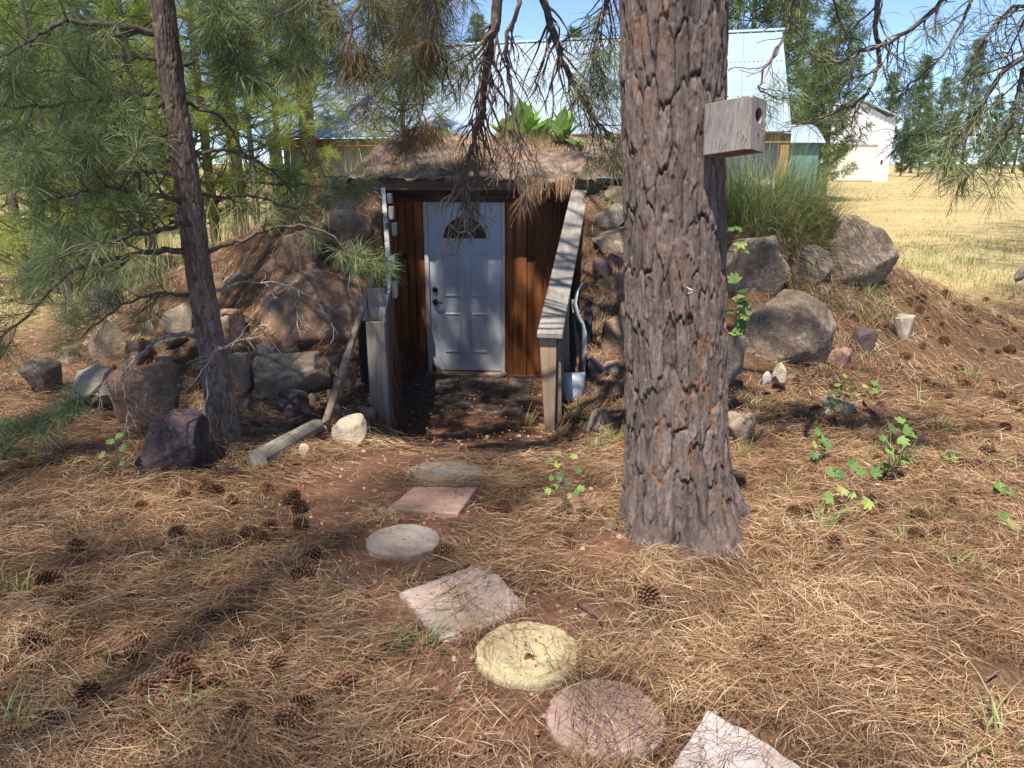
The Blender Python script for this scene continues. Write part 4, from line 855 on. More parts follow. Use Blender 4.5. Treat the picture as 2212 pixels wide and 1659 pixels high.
# --- thin pine on the left
tp = [(492, 1000), (466, 800), (441, 650), (423, 540), (410, 430), (394, 330), (376, 215), (365, 120), (352, 0), (338, -140), (322, -330)]
tpt = np.array([P(x, y, 4.85-.0002*(1000-y)) for x, y in tp]); tz = tpt[:, 2]
def sax(z): return np.stack([np.interp(z, tz, tpt[:, 0]), np.interp(z, tz, tpt[:, 1])], -1)
def srad(z): return np.interp(z, [-.3, 0, .5, 1.2, 2.2, 3.2, 4.5], [.115, .10, .086, .078, .068, .055, .035])
thin = thing('pine_tree', 'thin leaning pine with green needles standing left of the path', 'tree', tpt[0])
obj('trunk', bark_trunk('trunk', sax, srad, float(tz[0])-.12, float(tz[-1]), 420, 110, (.045, .13), .009, MAT['bark2'], 9, .03), thin)
LB = [  # control points (px, py, distance), base radius, twigs, twig length
    ([(372, 88, 4.72), (300, 62, 4.6), (210, 52, 4.5), (130, 50, 4.4), (60, 95, 4.2), (-20, 130, 4.1)], .026, 16, .42),
    ([(388, 212, 4.72), (300, 203, 4.6), (190, 218, 4.4), (50, 232, 4.2), (-30, 225, 4.1)], .022, 18, .40),
    ([(385, 216, 4.7), (290, 240, 4.5), (240, 290, 4.2), (190, 330, 3.9)], .016, 13, .36),
    ([(400, 222, 4.75), (470, 248, 4.8), (510, 300, 4.9), (540, 360, 4.9)], .013, 9, .28),
    ([(412, 335, 4.75), (470, 326, 4.8), (535, 335, 4.9), (600, 380, 5.0), (640, 430, 5.0)], .016, 12, .30),
    ([(400, 300, 4.75), (330, 290, 4.6), (200, 300, 4.2), (60, 330, 3.9)], .020, 16, .42),
    ([(412, 440, 4.75), (330, 420, 4.5), (200, 410, 4.1), (80, 440, 3.8)], .020, 16, .42),
    ([(415, 545, 4.75), (330, 542, 4.6), (235, 562, 4.5), (150, 590, 4.4), (50, 690, 4.3), (-10, 735, 4.2)], .024, 18, .36),
    ([(448, 545, 4.78), (520, 520, 4.8), (610, 488, 4.8), (700, 500, 4.8), (770, 560, 4.85), (815, 588, 4.9)], .015, 11, .24),
    ([(430, 640, 4.78), (370, 635, 4.7), (300, 645, 4.6), (220, 690, 4.5), (165, 735, 4.4)], .014, 12, .28),
    ([(405, 420, 4.8), (480, 425, 4.9), (560, 428, 5.0), (640, 450, 5.0), (720, 420, 5.0)], .013, 10, .26),
    ([(250, 790, 4.55), (190, 860, 4.4), (100, 905, 4.3), (20, 945, 4.2), (-40, 960, 4.2)], .014, 12, .22),
    ([(380, 160, 4.8), (430, 120, 5.0), (500, 90, 5.1), (560, 110, 5.2)], .012, 9, .3),
    ([(412, 480, 4.7), (330, 500, 4.3), (230, 520, 3.9), (120, 560, 3.6)], .016, 13, .34),
    ([(400, 380, 4.8), (300, 370, 5.2), (150, 390, 5.5), (30, 400, 5.7)], .016, 14, .4),
    ([(366, 130, 4.75), (260, 120, 5.0), (150, 150, 5.3), (20, 160, 5.5)], .018, 14, .42),
]
for q, (c, r0, nt_, tl) in enumerate(LB):
    rt_ = c[-1][0] > c[0][0]
    add_limb(thin, [P(*p) for p in c], r0, .004, max(5, int(nt_*.6)) if rt_ else nt_, tl, 100+q, bend=.18, start=.22, sub=1 if rt_ else 2, k=46 if rt_ else 54, nl=.175, nw=.0027)
# the tuft that hangs in front of the left wing boards, and one at the roof edge
add_limb(thin, [P(700, 380, 5.2), P(760, 385, 5.3), P(800, 392, 5.4)], .006, .003, 3, .14, 140, k=44, nl=.15, bend=.0)
add_limb(thin, [P(560, 395, 5.0), P(640, 400, 5.1), P(720, 405, 5.2), P(780, 410, 5.3)], .008, .003, 4, .18, 141, k=46, nl=.16, bend=.05)
add_limb(thin, [P(640, 500, 4.8), P(720, 540, 4.85), P(790, 580, 4.9), P(840, 590, 4.9)], .008, .003, 3, .16, 142, k=46, nl=.15, bend=.0)
# bare grey lower branches
for q, (c, r0) in enumerate([([(436, 728, 4.8), (390, 722, 4.7), (340, 735, 4.6), (300, 765, 4.5), (255, 790, 4.45)], .019), ([(335, 737, 4.6), (300, 775, 4.5), (270, 800, 4.45), (230, 850, 4.4)], .010),
                             ([(462, 760, 4.7), (500, 745, 4.6), (530, 732, 4.55), (572, 728, 4.5)], .009), ([(510, 742, 4.6), (470, 755, 4.5), (440, 800, 4.45), (400, 845, 4.4)], .006), ([(470, 755, 4.6), (450, 780, 4.5), (445, 860, 4.45), (428, 895, 4.45)], .006),
                             ([(455, 634, 4.8), (520, 612, 4.9), (600, 612, 5.0), (680, 650, 5.1), (730, 720, 5.1)], .010), ([(480, 682, 4.85), (530, 680, 5.0), (570, 720, 5.1), (610, 765, 5.1)], .007), ([(640, 625, 5.0), (640, 680, 5.05), (648, 725, 5.05)], .004),
                             ([(262, 792, 4.45), (268, 840, 4.45), (275, 900, 4.45), (278, 945, 4.4)], .006), ([(245, 800, 4.45), (215, 840, 4.4), (190, 890, 4.4)], .005)]):
    add_limb(thin, [P(*p) for p in c], r0, .002, 6, .16, 180+q, mat='twiggrey', tuft=0, sub=1, bend=-.12, start=.3)

# --- hanging limbs of the big pine, leaving the trunk above the frame
def from_trunk(z, az=0): a = tax(np.array([z]))[0]; return Vector((a[0], a[1], z))
T0 = from_trunk
add_limb(pine, [T0(3.75), Vector((.4, 3.8, 3.75)), P(1090, -230, 4.25), P(1078, -60, 4.3), P(1066, 60, 4.3), P(1050, 160, 4.35), P(1036, 250, 4.4), P(1015, 330, 4.4), P(1000, 400, 4.45), P(1010, 452, 4.45)], .048, .004, 46, .48, 201,
         mat='twigdead', nmat='needle_mix', bend=-.35, start=.42, sub=3, tuft=.06, grav=-.7, wig=.5, tr=.9, k=44, nl=.15, label='dead bare branch hanging in front of the cellar door')
add_limb(pine, [P(1010, 395, 4.44), P(1008, 430, 4.45), P(1016, 470, 4.45)], .005, .0015, 13, .30, 219, mat='twiggrey', tuft=0, sub=1, bend=-.25, grav=-.9, wig=.5, start=.0, tr=.9)
add_limb(pine, [T0(3.6), Vector((.5, 4.0, 3.5)), P(1170, -120, 4.4), P(1185, 40, 4.5), P(1225, 150, 4.5), P(1262, 225, 4.5), P(1310, 285, 4.5), P(1340, 328, 4.5)], .034, .003, 50, .42, 202, mat='twigdead', nmat='needle', bend=-.25, start=.4, sub=2, tuft=.12, grav=-.5, wig=.5, k=60, nl=.16)
add_limb(pine, [P(1140, -150, 4.3), P(1120, 0, 4.2), P(1095, 110, 4.2), P(1110, 250, 4.2), P(1125, 330, 4.2), P(1118, 385, 4.2)], .016, .003, 34, .38, 203, mat='twigdead', nmat='needle_dead', bend=-.3, start=.3, sub=2, tuft=.05, grav=-.6, wig=.5, k=24, nl=.12, spread=(5, 45))
add_limb(pine, [T0(3.7), Vector((.6, 4.2, 3.7)), P(1330, -80, 4.4), P(1300, 30, 4.4), P(1285, 110, 4.4), P(1300, 190, 4.4)], .022, .003, 44, .44, 204, mat='twigdead', nmat='needle', bend=-.2, start=.4, sub=2, tuft=.15, grav=-.4, wig=.5, k=60)
for q, (c, r0, tf, nm) in enumerate([
    ([(1010, -220, 4.4), (900, -90, 4.5), (880, 60, 4.5), (905, 160, 4.5), (915, 240, 4.5), (880, 295, 4.5)], .020, .55, 'needle_mix'),
    ([(980, -200, 4.2), (830, -80, 4.2), (770, 20, 4.2), (760, 110, 4.2), (800, 230, 4.2)], .018, .7, 'needle_mix'),
    ([(960, -180, 4.6), (780, -90, 4.6), (660, 0, 4.6), (560, 65, 4.6), (485, 125, 4.6)], .018, .8, 'needle'),
    ([(1000, -180, 4.0), (950, -60, 4.0), (945, 40, 4.0), (930, 120, 4.0)], .014, .9, 'needle_mix'),
    ([(900, -160, 4.9), (720, -60, 4.9), (690, 60, 4.9), (730, 140, 4.9)], .014, .9, 'needle_mix'),
    ([(920, -160, 5.2), (840, -40, 5.2), (850, 60, 5.2), (960, 150, 5.2)], .014, .8, 'needle'),
    ([(700, -140, 5.4), (600, -20, 5.4), (620, 80, 5.4), (560, 170, 5.4)], .014, .95, 'needle'),
    ([(560, -140, 4.6), (500, -40, 4.6), (470, 50, 4.6), (520, 110, 4.6)], .012, .95, 'needle')]):
    add_limb(pine, [T0(3.9+.05*q), Vector((.3, 4.1, 4.0+.05*q))]+[P(*p) for p in c], r0, .003, 20, .36, 210+q, mat='twigdead', nmat=nm, bend=-.12, start=.40, sub=2, tuft=tf, grav=-.35, wig=.45, k=62, nl=.17)
for q, (c, r0, nt_, tf) in enumerate([
    ([(1700, -160, 3.5), (1722, -60, 3.7), (1705, 50, 3.8), (1660, 130, 3.8), (1640, 190, 3.8), (1690, 215, 3.8)], .014, 12, .40),
    ([(1820, -200, 3.8), (1890, -90, 4.0), (1892, 60, 4.1), (1896, 150, 4.1), (1862, 210, 4.1), (1790, 250, 4.1), (1720, 270, 4.1)], .024, 18, .22),
    ([(1900, -200, 3.6), (2060, -60, 3.8), (1970, 60, 3.9), (1880, 105, 4.0), (1800, 135, 4.0), (1745, 120, 4.0)], .022, 20, .40),
    ([(1900, -260, 3.4), (2160, -160, 3.4), (2250, 60, 3.5), (2160, 165, 3.6), (2105, 250, 3.7), (2060, 320, 3.7), (2030, 365, 3.8)], .026, 20, .75),
    ([(2240, 40, 3.5), (2210, 150, 3.6), (2190, 250, 3.6), (2150, 330, 3.7), (2080, 395, 3.8)], .018, 16, .8),
    ([(1950, -240, 3.6), (2110, -80, 3.9), (2070, 60, 4.0), (2010, 150, 4.0), (1940, 200, 4.0)], .014, 16, .6),
    ([(1760, -200, 4.0), (1780, -60, 4.3), (1820, 60, 4.4), (1840, 160, 4.4), (1780, 200, 4.4)], .014, 14, .6),
    ([(2250, -60, 3.8), (2180, 20, 3.9), (2120, 90, 3.9), (2090, 170, 3.9)], .016, 16, .5),
    ([(2260, 190, 3.9), (2180, 290, 4.0), (2080, 290, 4.0), (1990, 290, 4.1), (1960, 300, 4.1)], .014, 12, .8)]):
    add_limb(pine, [T0(3.5+.05*q), Vector((1.5, 3.5, 3.6+.05*q))]+[P(*p) for p in c], r0, .003, nt_, .34, 240+q, mat='twigdead', nmat='needle', bend=-.05, start=.42, sub=2, tuft=tf*.55, grav=-.2, wig=.5, k=40, nl=.165)
# dead needle tuft hanging under the fascia
add_limb(pine, [P(1155, 300, 4.6), P(1160, 380, 4.6), P(1150, 432, 4.6)], .004, .002, 2, .08, 260, mat='twigdead', nmat='needle_dead', k=34, nl=.11, sub=0, bend=-.3, grav=-1, droop=.5, spread=(5, 50))

# --- whole pines further off (and those that stand just outside the frame and shade the ground)
def make_pine(h, r, z0, blen, tiers, per, seed, k=30, nl=.2, nw=.006, nper=6, ns=8, lift=.15):
    g = np.random.default_rng(seed); wob = g.normal(size=2)*.02
    zz = np.linspace(-.4, h, 14); tr = [(np.column_stack([wob[0]*zz+.03*np.sin(zz*.9+seed), wob[1]*zz, zz]), np.interp(zz, [-.4, .4, h], [r*1.25, r, .012]))]
    br = []; B, D = [], []
    for t in range(tiers):
        f = (t+g.random()*.6)/tiers; z = z0+(h-z0)*f; L0 = blen*(1-f**1.5)*(.55+.45*min(1, f*4))+.25
        for q in range(per):
            a = 2*math.pi*(q+g.random()*.8)/per+t*2.4; L = L0*g.uniform(.65, 1.15); d = np.array([math.cos(a), math.sin(a), g.uniform(-.25, .25)+lift])
            p = np.array([wob[0]*z+.03*math.sin(z*.9+seed), wob[1]*z, z]); w = twig_path(p, d, L, g, .25, 7, .22)
            br.append((w, np.linspace(max(.010, r*.22*(1-f)+.006), .004, 7)))
            for m_ in range(max(2, int(nper*(.4+L/blen)))):
                i = g.integers(2, 7); off = unit(np.cross(w[i]-w[i-1], g.normal(size=3)))*g.uniform(.05, .35)*L*.35
                B.append(w[i]+off); D.append(unit(unit(w[i]-w[i-1])+unit(off)*.8+np.array([0, 0, .25])))
            B.append(w[-1]); D.append(w[-1]-w[-2])
    B, D = np.array(B), np.array(D)
    Vn, Fn, rn = needles(B, D, nl*g.uniform(.75, 1.2, len(B)), k, nw, (10, 100), nl*.5, .15, seed)
    return tubes(tr, ns), tubes(br, 5), (Vn, Fn, rn)
PROTO = {}
def pine_at(key, spec, pos, label, scale=1, rot=0, nmat='needle_far', group='pines behind the cellar', cat='tree', bmat='twig'):
    if key not in PROTO:
        t, b, n = make_pine(**spec)
        PROTO[key] = (mesh_np('trunk', t[0], t[1], MAT['bark2'], True, {'crev_shade': np.zeros(len(t[0])), 'ora': np.zeros(len(t[0])), 'cell': np.full(len(t[0]), .5)}), mesh_np('branches', b[0], b[1], MAT[bmat], True), mesh_np('crown', n[0], n[1], MAT[nmat], attrs={'rnd': n[2]}))
    tm, bm_, cm = PROTO[key]; x, y = pos; o = thing('pine_tree', label, cat, (x, y, float(H(x, y, False))), group); o.rotation_euler = (0, 0, rot); o.scale = (scale,)*3
    for nme, me in (('trunk', tm), ('branches', bm_), ('crown', cm)):
        c = bpy.data.objects.new(nme, me); col.objects.link(c); c.parent = o
        if nme != 'trunk': c['kind'] = 'stuff'
    return o
def at(px, Y): return ((px-1106)/FPX*Y*1.0/math.cos(0)*.985, Y)
NEAR = dict(h=5.2, r=.07, z0=.3, blen=1.7, tiers=15, per=6, seed=31, k=44, nl=.19, nw=.0045, nper=7)
NEAR2 = dict(h=7.5, r=.10, z0=.5, blen=2.0, tiers=18, per=6, seed=33, k=44, nl=.20, nw=.0050, nper=7)
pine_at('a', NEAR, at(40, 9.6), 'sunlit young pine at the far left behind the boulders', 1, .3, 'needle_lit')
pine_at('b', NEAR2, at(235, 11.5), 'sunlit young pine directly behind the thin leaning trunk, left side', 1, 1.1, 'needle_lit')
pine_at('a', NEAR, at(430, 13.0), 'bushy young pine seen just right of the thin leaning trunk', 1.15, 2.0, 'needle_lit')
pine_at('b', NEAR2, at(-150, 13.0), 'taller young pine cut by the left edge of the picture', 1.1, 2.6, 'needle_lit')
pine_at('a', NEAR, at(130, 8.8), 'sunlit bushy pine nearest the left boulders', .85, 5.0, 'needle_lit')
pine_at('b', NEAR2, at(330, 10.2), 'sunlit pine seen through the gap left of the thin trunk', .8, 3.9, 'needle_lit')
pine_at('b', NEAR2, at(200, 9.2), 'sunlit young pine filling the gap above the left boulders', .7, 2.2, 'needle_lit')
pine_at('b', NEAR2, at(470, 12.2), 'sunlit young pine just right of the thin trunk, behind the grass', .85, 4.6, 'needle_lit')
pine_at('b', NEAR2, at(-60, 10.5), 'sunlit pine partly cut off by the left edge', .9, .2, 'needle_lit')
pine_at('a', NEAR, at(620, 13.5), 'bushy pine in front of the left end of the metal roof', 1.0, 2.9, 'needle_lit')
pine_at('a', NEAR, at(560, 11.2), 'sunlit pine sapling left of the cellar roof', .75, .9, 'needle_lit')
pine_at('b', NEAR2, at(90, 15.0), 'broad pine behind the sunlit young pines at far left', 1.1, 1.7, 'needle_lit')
TALL = dict(h=13, r=.16, z0=2.6, blen=2.3, tiers=20, per=5, seed=41, k=34, nl=.22, nw=.006, nper=6)
pine_at('c', TALL, at(690, 14.0), 'straight tall pine with a bare lower trunk left of the metal roof', 1, .4, 'needle_lit')
pine_at('c', TALL, at(525, 15.5), 'second tall pine with slim trunk behind the young pines', .9, 2.2, 'needle_lit')
pine_at('a', NEAR, at(880, 12.8), 'small pine in front of the metal roof, left of the hanging branch', .72, 4.0, 'needle_lit')
FARP = dict(h=10, r=.15, z0=1.2, blen=2.2, tiers=20, per=6, seed=51, k=20, nl=.42, nw=.03, nper=5)
FARP2 = dict(h=9, r=.14, z0=.6, blen=1.6, tiers=20, per=6, seed=57, k=20, nl=.40, nw=.03, nper=5)
FT = [(1590, 34, 1.35, 'd', 'dense green pine rising behind the metal roof, right of the big trunk'), (1660, 38, 1.3, 'e', 'paler pine rising behind the right end of the metal roof'), (1765, 30, .8, 'd', 'round-crowned pine between the metal roof and the white barn'),
      (1735, 27, .62, 'e', 'small pine just right of the metal roof edge'), (1880, 74, 1.05, 'e', 'dark pointed pine directly behind the white barn gable'), (1945, 90, 1.45, 'e', 'tall pointed pine behind the right corner of the barn'), (1990, 84, 1.0, 'd', 'broad pine right of the barn'),
      (2050, 92, 1.5, 'd', 'tallest of the pines beyond the field'), (2105, 80, .9, 'e', 'low pine in the row beyond the field, under the hanging branch'), (2160, 88, 1.2, 'd', 'pine near the right end of the row beyond the field'), (2215, 82, 1.1, 'e', 'last pine of the far row at the right edge'),
      (1925, 68, .55, 'e', 'short pine beside the right wall of the barn'), (1962, 66, .6, 'd', 'short bushy pine right of the barn wall'), (2020, 72, .65, 'e', 'short pine in the middle of the far row'), (2135, 70, .6, 'd', 'short bushy pine on the right of the far row'), (2185, 66, .6, 'e', 'short pine at the right end of the field')]
for px, Yq, sc, key, lab in FT:
    pine_at(key, FARP if key == 'd' else FARP2, at(px, Yq), lab, sc, px*.37, 'needle_far', 'pines beyond the dry field')
for i, (x, y, sc, kk) in enumerate([(-30, 60, 1.3, 'd'), (-22, 48, 1.2, 'e'), (-38, 70, 1.5, 'e'), (-14, 55, 1.4, 'd'), (-8, 60, 1.3, 'e'), (-26, 36, 1.1, 'd'), (-18, 30, 1.0, 'e'), (-3, 66, 1.3, 'd'), (5, 64, 1.3, 'e'), (12, 66, 1.2, 'd')]):
    pine_at(kk, FARP if kk == 'd' else FARP2, (x, y), 'distant pine glimpsed behind the young pines and metal roof', sc, i*1.3, 'needle_far', 'distant pines on the left')
SHADE = dict(h=21, r=.12, z0=8.0, blen=3.4, tiers=18, per=7, seed=71, k=30, nl=.25, nw=.0033, nper=11)
for x, y, sc, rt, lab in [(-4.6, 2.2, 1.0, 2.1, 'tall pine left of the viewpoint, outside the picture'), (-6.1, -3.4, 1.0, 0, 'tall pine behind the viewpoint on the left, shading the path'), (4.2, -7.5, 1.3, 4.4, 'tall pine straight behind the viewpoint'), (-5.6, -7.6, 1.3, 5.4, 'tall pine behind the viewpoint, between two others'), (3.4, -3.0, 1.05, 1.2, 'tall pine behind the viewpoint on the right'),
                          (4.6, 1.6, 1.0, 3.3, 'tall pine right of the viewpoint, outside the picture'), (7.8, 7.2, .95, .7, 'tall pine outside the right edge, beside the mound'), (11.0, 11.6, 1.0, 1.9, 'tall pine outside the right edge, by the dry field')]:
    pine_at('s', SHADE, (x, y), lab, sc, rt, 'needle', 'tall pines around the viewpoint')
t, b, n = make_pine(h=10.5, r=.05, z0=3.9, blen=2.2, tiers=16, per=6, seed=75, k=30, nl=.20, nw=.0100, nper=10)
off = np.array([tpt[-1, 0]-.1, tpt[-1, 1], 0.])
V_, F_ = b; obj('upper_branches', mesh_np('upper_branches', V_+off, F_, MAT['twig'], True), thin)
V_, F_, r_ = n; obj('crown', mesh_np('crown', V_+off, F_, MAT['needle'], attrs={'rnd': r_}), thin)
zz = np.linspace(float(tz[-1])-.02, 10.4, 10); V_, F_ = tubes([(np.column_stack([np.full(10, tpt[-1, 0])-.06*(zz-zz[0]), np.full(10, tpt[-1, 1]), zz]), np.linspace(.038, .008, 10))], 8); obj('upper_trunk', mesh_np('upper_trunk', V_, F_, MAT['twig'], True), thin)
t, b, n = make_pine(h=17.5, r=.2, z0=5.0, blen=3.2, tiers=18, per=7, seed=73, k=30, nl=.25, nw=.0045, nper=10)
off = np.array([TB.x+lean.x*8, TB.y, 0.])
V_, F_ = b; obj('upper_branches', mesh_np('upper_branches', V_+off, F_, MAT['twig'], True), pine)
V_, F_, r_ = n; obj('crown', mesh_np('crown', V_+off, F_, MAT['needle'], attrs={'rnd': r_}), pine)

# ------------------------------------------------------------------ metal-roofed shed behind the cellar
def solve_z(px, py, z): d = ray(px, py); t = (z-CAM_Z)/d[2]; return Vector((d[0]*t, d[1]*t, z))
EB = P(1711, 283, 12.0); ZE = EB.z                     # right end of the eave; the shed recedes to the left
en = Vector((.2696, .963, 0)); ed = Vector((.963, -.2696, 0)); EA = EB-ed*9.4
dr = ray(1690, 64)                                   # right end of the ridge: EB + en*run + up*rise on that ray
Am = np.array([[en.x, -dr[0]], [en.y, -dr[1]]]); sol = np.linalg.solve(Am, np.array([-EB.x, -EB.y])); run = sol[0]; rise = CAM_Z+dr[2]*sol[1]-ZE
shed = thing('metal_roofed_shed', 'long shed with a sky-tinted pale blue ribbed metal roof behind the cellar mound', 'shed', (EA+EB)/2*1.0)
def m_metal(name, c, rough=.32, metal=.85):
    m, nt, b, o = newmat(name); n = tnoise(nt, coord(nt), 1.4, 5, .6); nt.links.new(ramp(nt, n, [(.3, tuple(x*.92 for x in c)), (.7, c)]), b.inputs['Base Color'])
    b.inputs['Metallic'].default_value = metal; b.inputs['Roughness'].default_value = rough; return m
MAT['roofmetal'] = m_metal('sky_tinted_roof_metal', (.44, .53, .61), .40, .5)  # galvanised metal; the blue of the reflected sky is put into its colour
MAT['barnmetal'] = m_simple('white_barn_siding', [(.3, (.66, .63, .66)), (.7, (.74, .71, .74))], 3, rough=.5, bs=0)
MAT['cream'] = m_simple('cream_garage_door', [(.3, (.70, .64, .52)), (.7, (.76, .70, .58))], 3, rough=.5, bs=0)
MAT['greysiding'] = m_simple('grey_corrugated_siding', [(.3, (.42, .42, .43)), (.7, (.58, .58, .58))], 4, rough=.5, bs=0)
MAT['teal'] = m_simple('teal_metal', [(.3, (.08, .16, .15)), (.7, (.14, .24, .22))], 4, rough=.45, bs=0)
MAT['rawwood'] = m_wood('orange_lumber', [(.3, (.30, .15, .06)), (.6, (.48, .28, .13))], 'X', 12)
slope = en*run+Vector((0, 0, rise)); Ln = (EB-EA).length; up = ed.cross(slope).normalized(); up = up if up.z > 0 else -up
npan = 12
for k in range(npan):
    a = EA+ed*(Ln*k/npan); m = MB(); w = ed*(Ln/npan-.004)
    m.box(a, w, slope, up*-.02)
    nrib = 3
    for q in range(nrib):
        c = a+w*((q+.5)/nrib); m.box(c-ed*.012, ed*.024, slope*.998, up*.022)
    obj('roof_panel', m.me('roof_panel', MAT['roofmetal']), shed)
m = MB(); m.box(EA+slope-ed*.05+up*.025, ed*(Ln+.1), en*.22-Vector((0, 0, .05)), up*.015); m.box(EA+slope-ed*.05+up*.024-slope.normalized()*.16, ed*(Ln+.1), slope.normalized()*.17, up*.012); obj('ridge_cap', m.me('ridge_cap', MAT['roofmetal']), shed)
for f in (.28, .62): 
    m = MB()
    for q in range(110): m.box(EA+slope*f+ed*(Ln*q/110), ed*.03, slope.normalized()*.03, up*.012)
    mo = obj('screw_row', m.me('screw_row', MAT['flash']), shed); mo['kind'] = 'stuff'
inset = en*.35
m = MB(); m.box(EA+inset*.2-Vector((0, 0, .17)), ed*Ln, en*.05, Vector((0, 0, .14))); obj('eave_beam', m.me('eave_beam', MAT['rawwood'], .004), shed)
for k in range(14):
    m = MB(); a = EA+inset+ed*(.15+(Ln-.3)*k/14); gz = float(H(a.x, a.y, False)); w = ed*((Ln-.3)/14-.003)
    m.box(Vector((a.x, a.y, gz-.1)), w, en*.02, Vector((0, 0, ZE-gz+.05)))
    for q in range(3): m.box(Vector((a.x, a.y, gz-.1))+w*((q+.3)/3)-en*.018, w*.10, en*.02, Vector((0, 0, ZE-gz)))
    obj('wall_panel', m.me('wall_panel', MAT['greysiding']), shed)
for f in (0, .33, .66, .985):
    a = EA+ed*(Ln*f)+inset*.25; gz = float(H(a.x, a.y, False)); m = MB(); m.box(Vector((a.x, a.y, gz-.1)), ed*.13, en*.13, Vector((0, 0, ZE-gz-.08))); obj('post', m.me('post', MAT['rawwood'], .004), shed)
bk = EA+slope*2; m = MB(); m.add([EA+slope, EB+slope, EB+en*run*2, EA+en*run*2], [(0, 1, 2, 3)]); obj('back_roof', m.me('back_roof', MAT['roofmetal']), shed)
m = MB(); gz = float(H(EB.x, EB.y, False))
m.add([EB+inset-ed*.1, EB+slope-ed*.1-Vector((0, 0, .05)), EB+en*(run*2-.3)-ed*.1, Vector((EB.x, EB.y, gz-.2))+en*(run*2-.3)-ed*.1, Vector((EB.x, EB.y, gz-.2))+inset-ed*.1], [(0, 1, 2, 3, 4)]); obj('gable_wall', m.me('gable_wall', MAT['greysiding']), shed)

# ------------------------------------------------------------------ white barn across the field
YB = 53.0
def bq(px, py): return P(px, py, YB)
bl, brr = bq(1766, 389).x, bq(1917, 389).x; ap = P(1843, 210, YB); zb = float(H(ap.x, YB, False)); ez = P(1917, 252, YB).z; dz_ = P(1880, 312, YB).z; dx0, dx1 = bq(1781, 389).x, bq(1887, 389).x
barn = thing('barn', 'white metal gabled barn with a cream garage door across the field', 'barn', (ap.x, YB, zb))
def gz_(x): return ez+(ap.z-ez)*(1-abs(x-ap.x)/((brr-bl)/2)) if abs(x-ap.x) < (brr-bl)/2 else ez
npn = 15
for k in range(npn):
    x0 = bl+(brr-bl)*k/npn; x1 = bl+(brr-bl)*(k+1)/npn-.01; zbot = zb-.3; inside = dx0-.05 < (x0+x1)/2 < dx1+.05
    m = MB(); z0_ = dz_+.12 if inside else zbot
    m.add([(x0, YB, z0_), (x1, YB, z0_), (x1, YB, gz_(x1)), (x0, YB, gz_(x0)), (x0, YB+.05, z0_), (x1, YB+.05, z0_), (x1, YB+.05, gz_(x1)), (x0, YB+.05, gz_(x0))], [(0, 1, 2, 3), (0, 4, 5, 1), (1, 5, 6, 2), (3, 7, 4, 0)])
    m.add([(x0+.02, YB-.04, z0_), (x0+.09, YB-.04, z0_), (x0+.09, YB-.04, gz_(x0)-.03), (x0+.02, YB-.04, gz_(x0)-.03), (x0, YB, z0_), (x0+.11, YB, z0_), (x0+.11, YB, gz_(x0)), (x0, YB, gz_(x0))], [(0, 1, 2, 3), (4, 0, 3, 7), (1, 5, 6, 2)])
    obj('siding_panel', m.me('siding_panel', MAT['barnmetal']), barn)
gd = None
for k in range(6):
    z0_ = zb+.02+(dz_-zb)*k/6; m = MB(); m.box((dx0+.05, YB+.06, z0_), (dx1-dx0-.1, 0, 0), (0, .04, 0), (0, 0, (dz_-zb)/6-.02)); obj('door_slat', m.me('door_slat', MAT['cream'], .01), barn)
m = MB(); m.box((dx0-.08, YB-.03, zb-.1), (.12, 0, 0), (0, .14, 0), (0, 0, dz_-zb+.25)); m.box((dx1-.04, YB-.03, zb-.1), (.12, 0, 0), (0, .14, 0), (0, 0, dz_-zb+.25)); m.box((dx0+.05, YB-.03, dz_), (dx1-dx0-.1, 0, 0), (0, .14, 0), (0, 0, .14)); obj('door_trim', m.me('door_trim', MAT['barnmetal']), barn)
m = MB(); m.add([(bl, YB, zb-.3), (bl, YB+9, zb-.3), (bl, YB+9, ez), (bl, YB, ez)], [(0, 1, 2, 3)]); obj('side_wall', m.me('side_wall', MAT['barnmetal']), barn)
m = MB(); m.add([(brr, YB, zb-.3), (brr, YB+9, zb-.3), (brr, YB+9, ez), (brr, YB, ez)], [(0, 1, 2, 3)]); obj('side_wall', m.me('side_wall', MAT['barnmetal']), barn)
for sx in (-1, 1):
    m = MB(); e = (brr+.25 if sx > 0 else bl-.25); zz_ = ez-(ap.z-ez)*.1
    m.add([(ap.x, YB-.3, ap.z+.1), (ap.x, YB+9.2, ap.z+.1), (e, YB+9.2, zz_+.1), (e, YB-.3, zz_+.1), (ap.x, YB-.3, ap.z), (ap.x, YB+9.2, ap.z), (e, YB+9.2, zz_), (e, YB-.3, zz_)], [(0, 1, 2, 3), (4, 7, 6, 5), (0, 3, 7, 4), (2, 3, 7, 6)])
    obj('roof', m.me('roof', MAT['roofmetal']), barn)
m = MB(); m.box((dx1+.3, YB-.09, zb+1.15), (.12, 0, 0), (0, .05, 0), (0, 0, .25)); obj('door_latch', m.me('door_latch', MAT['bronze']), barn)

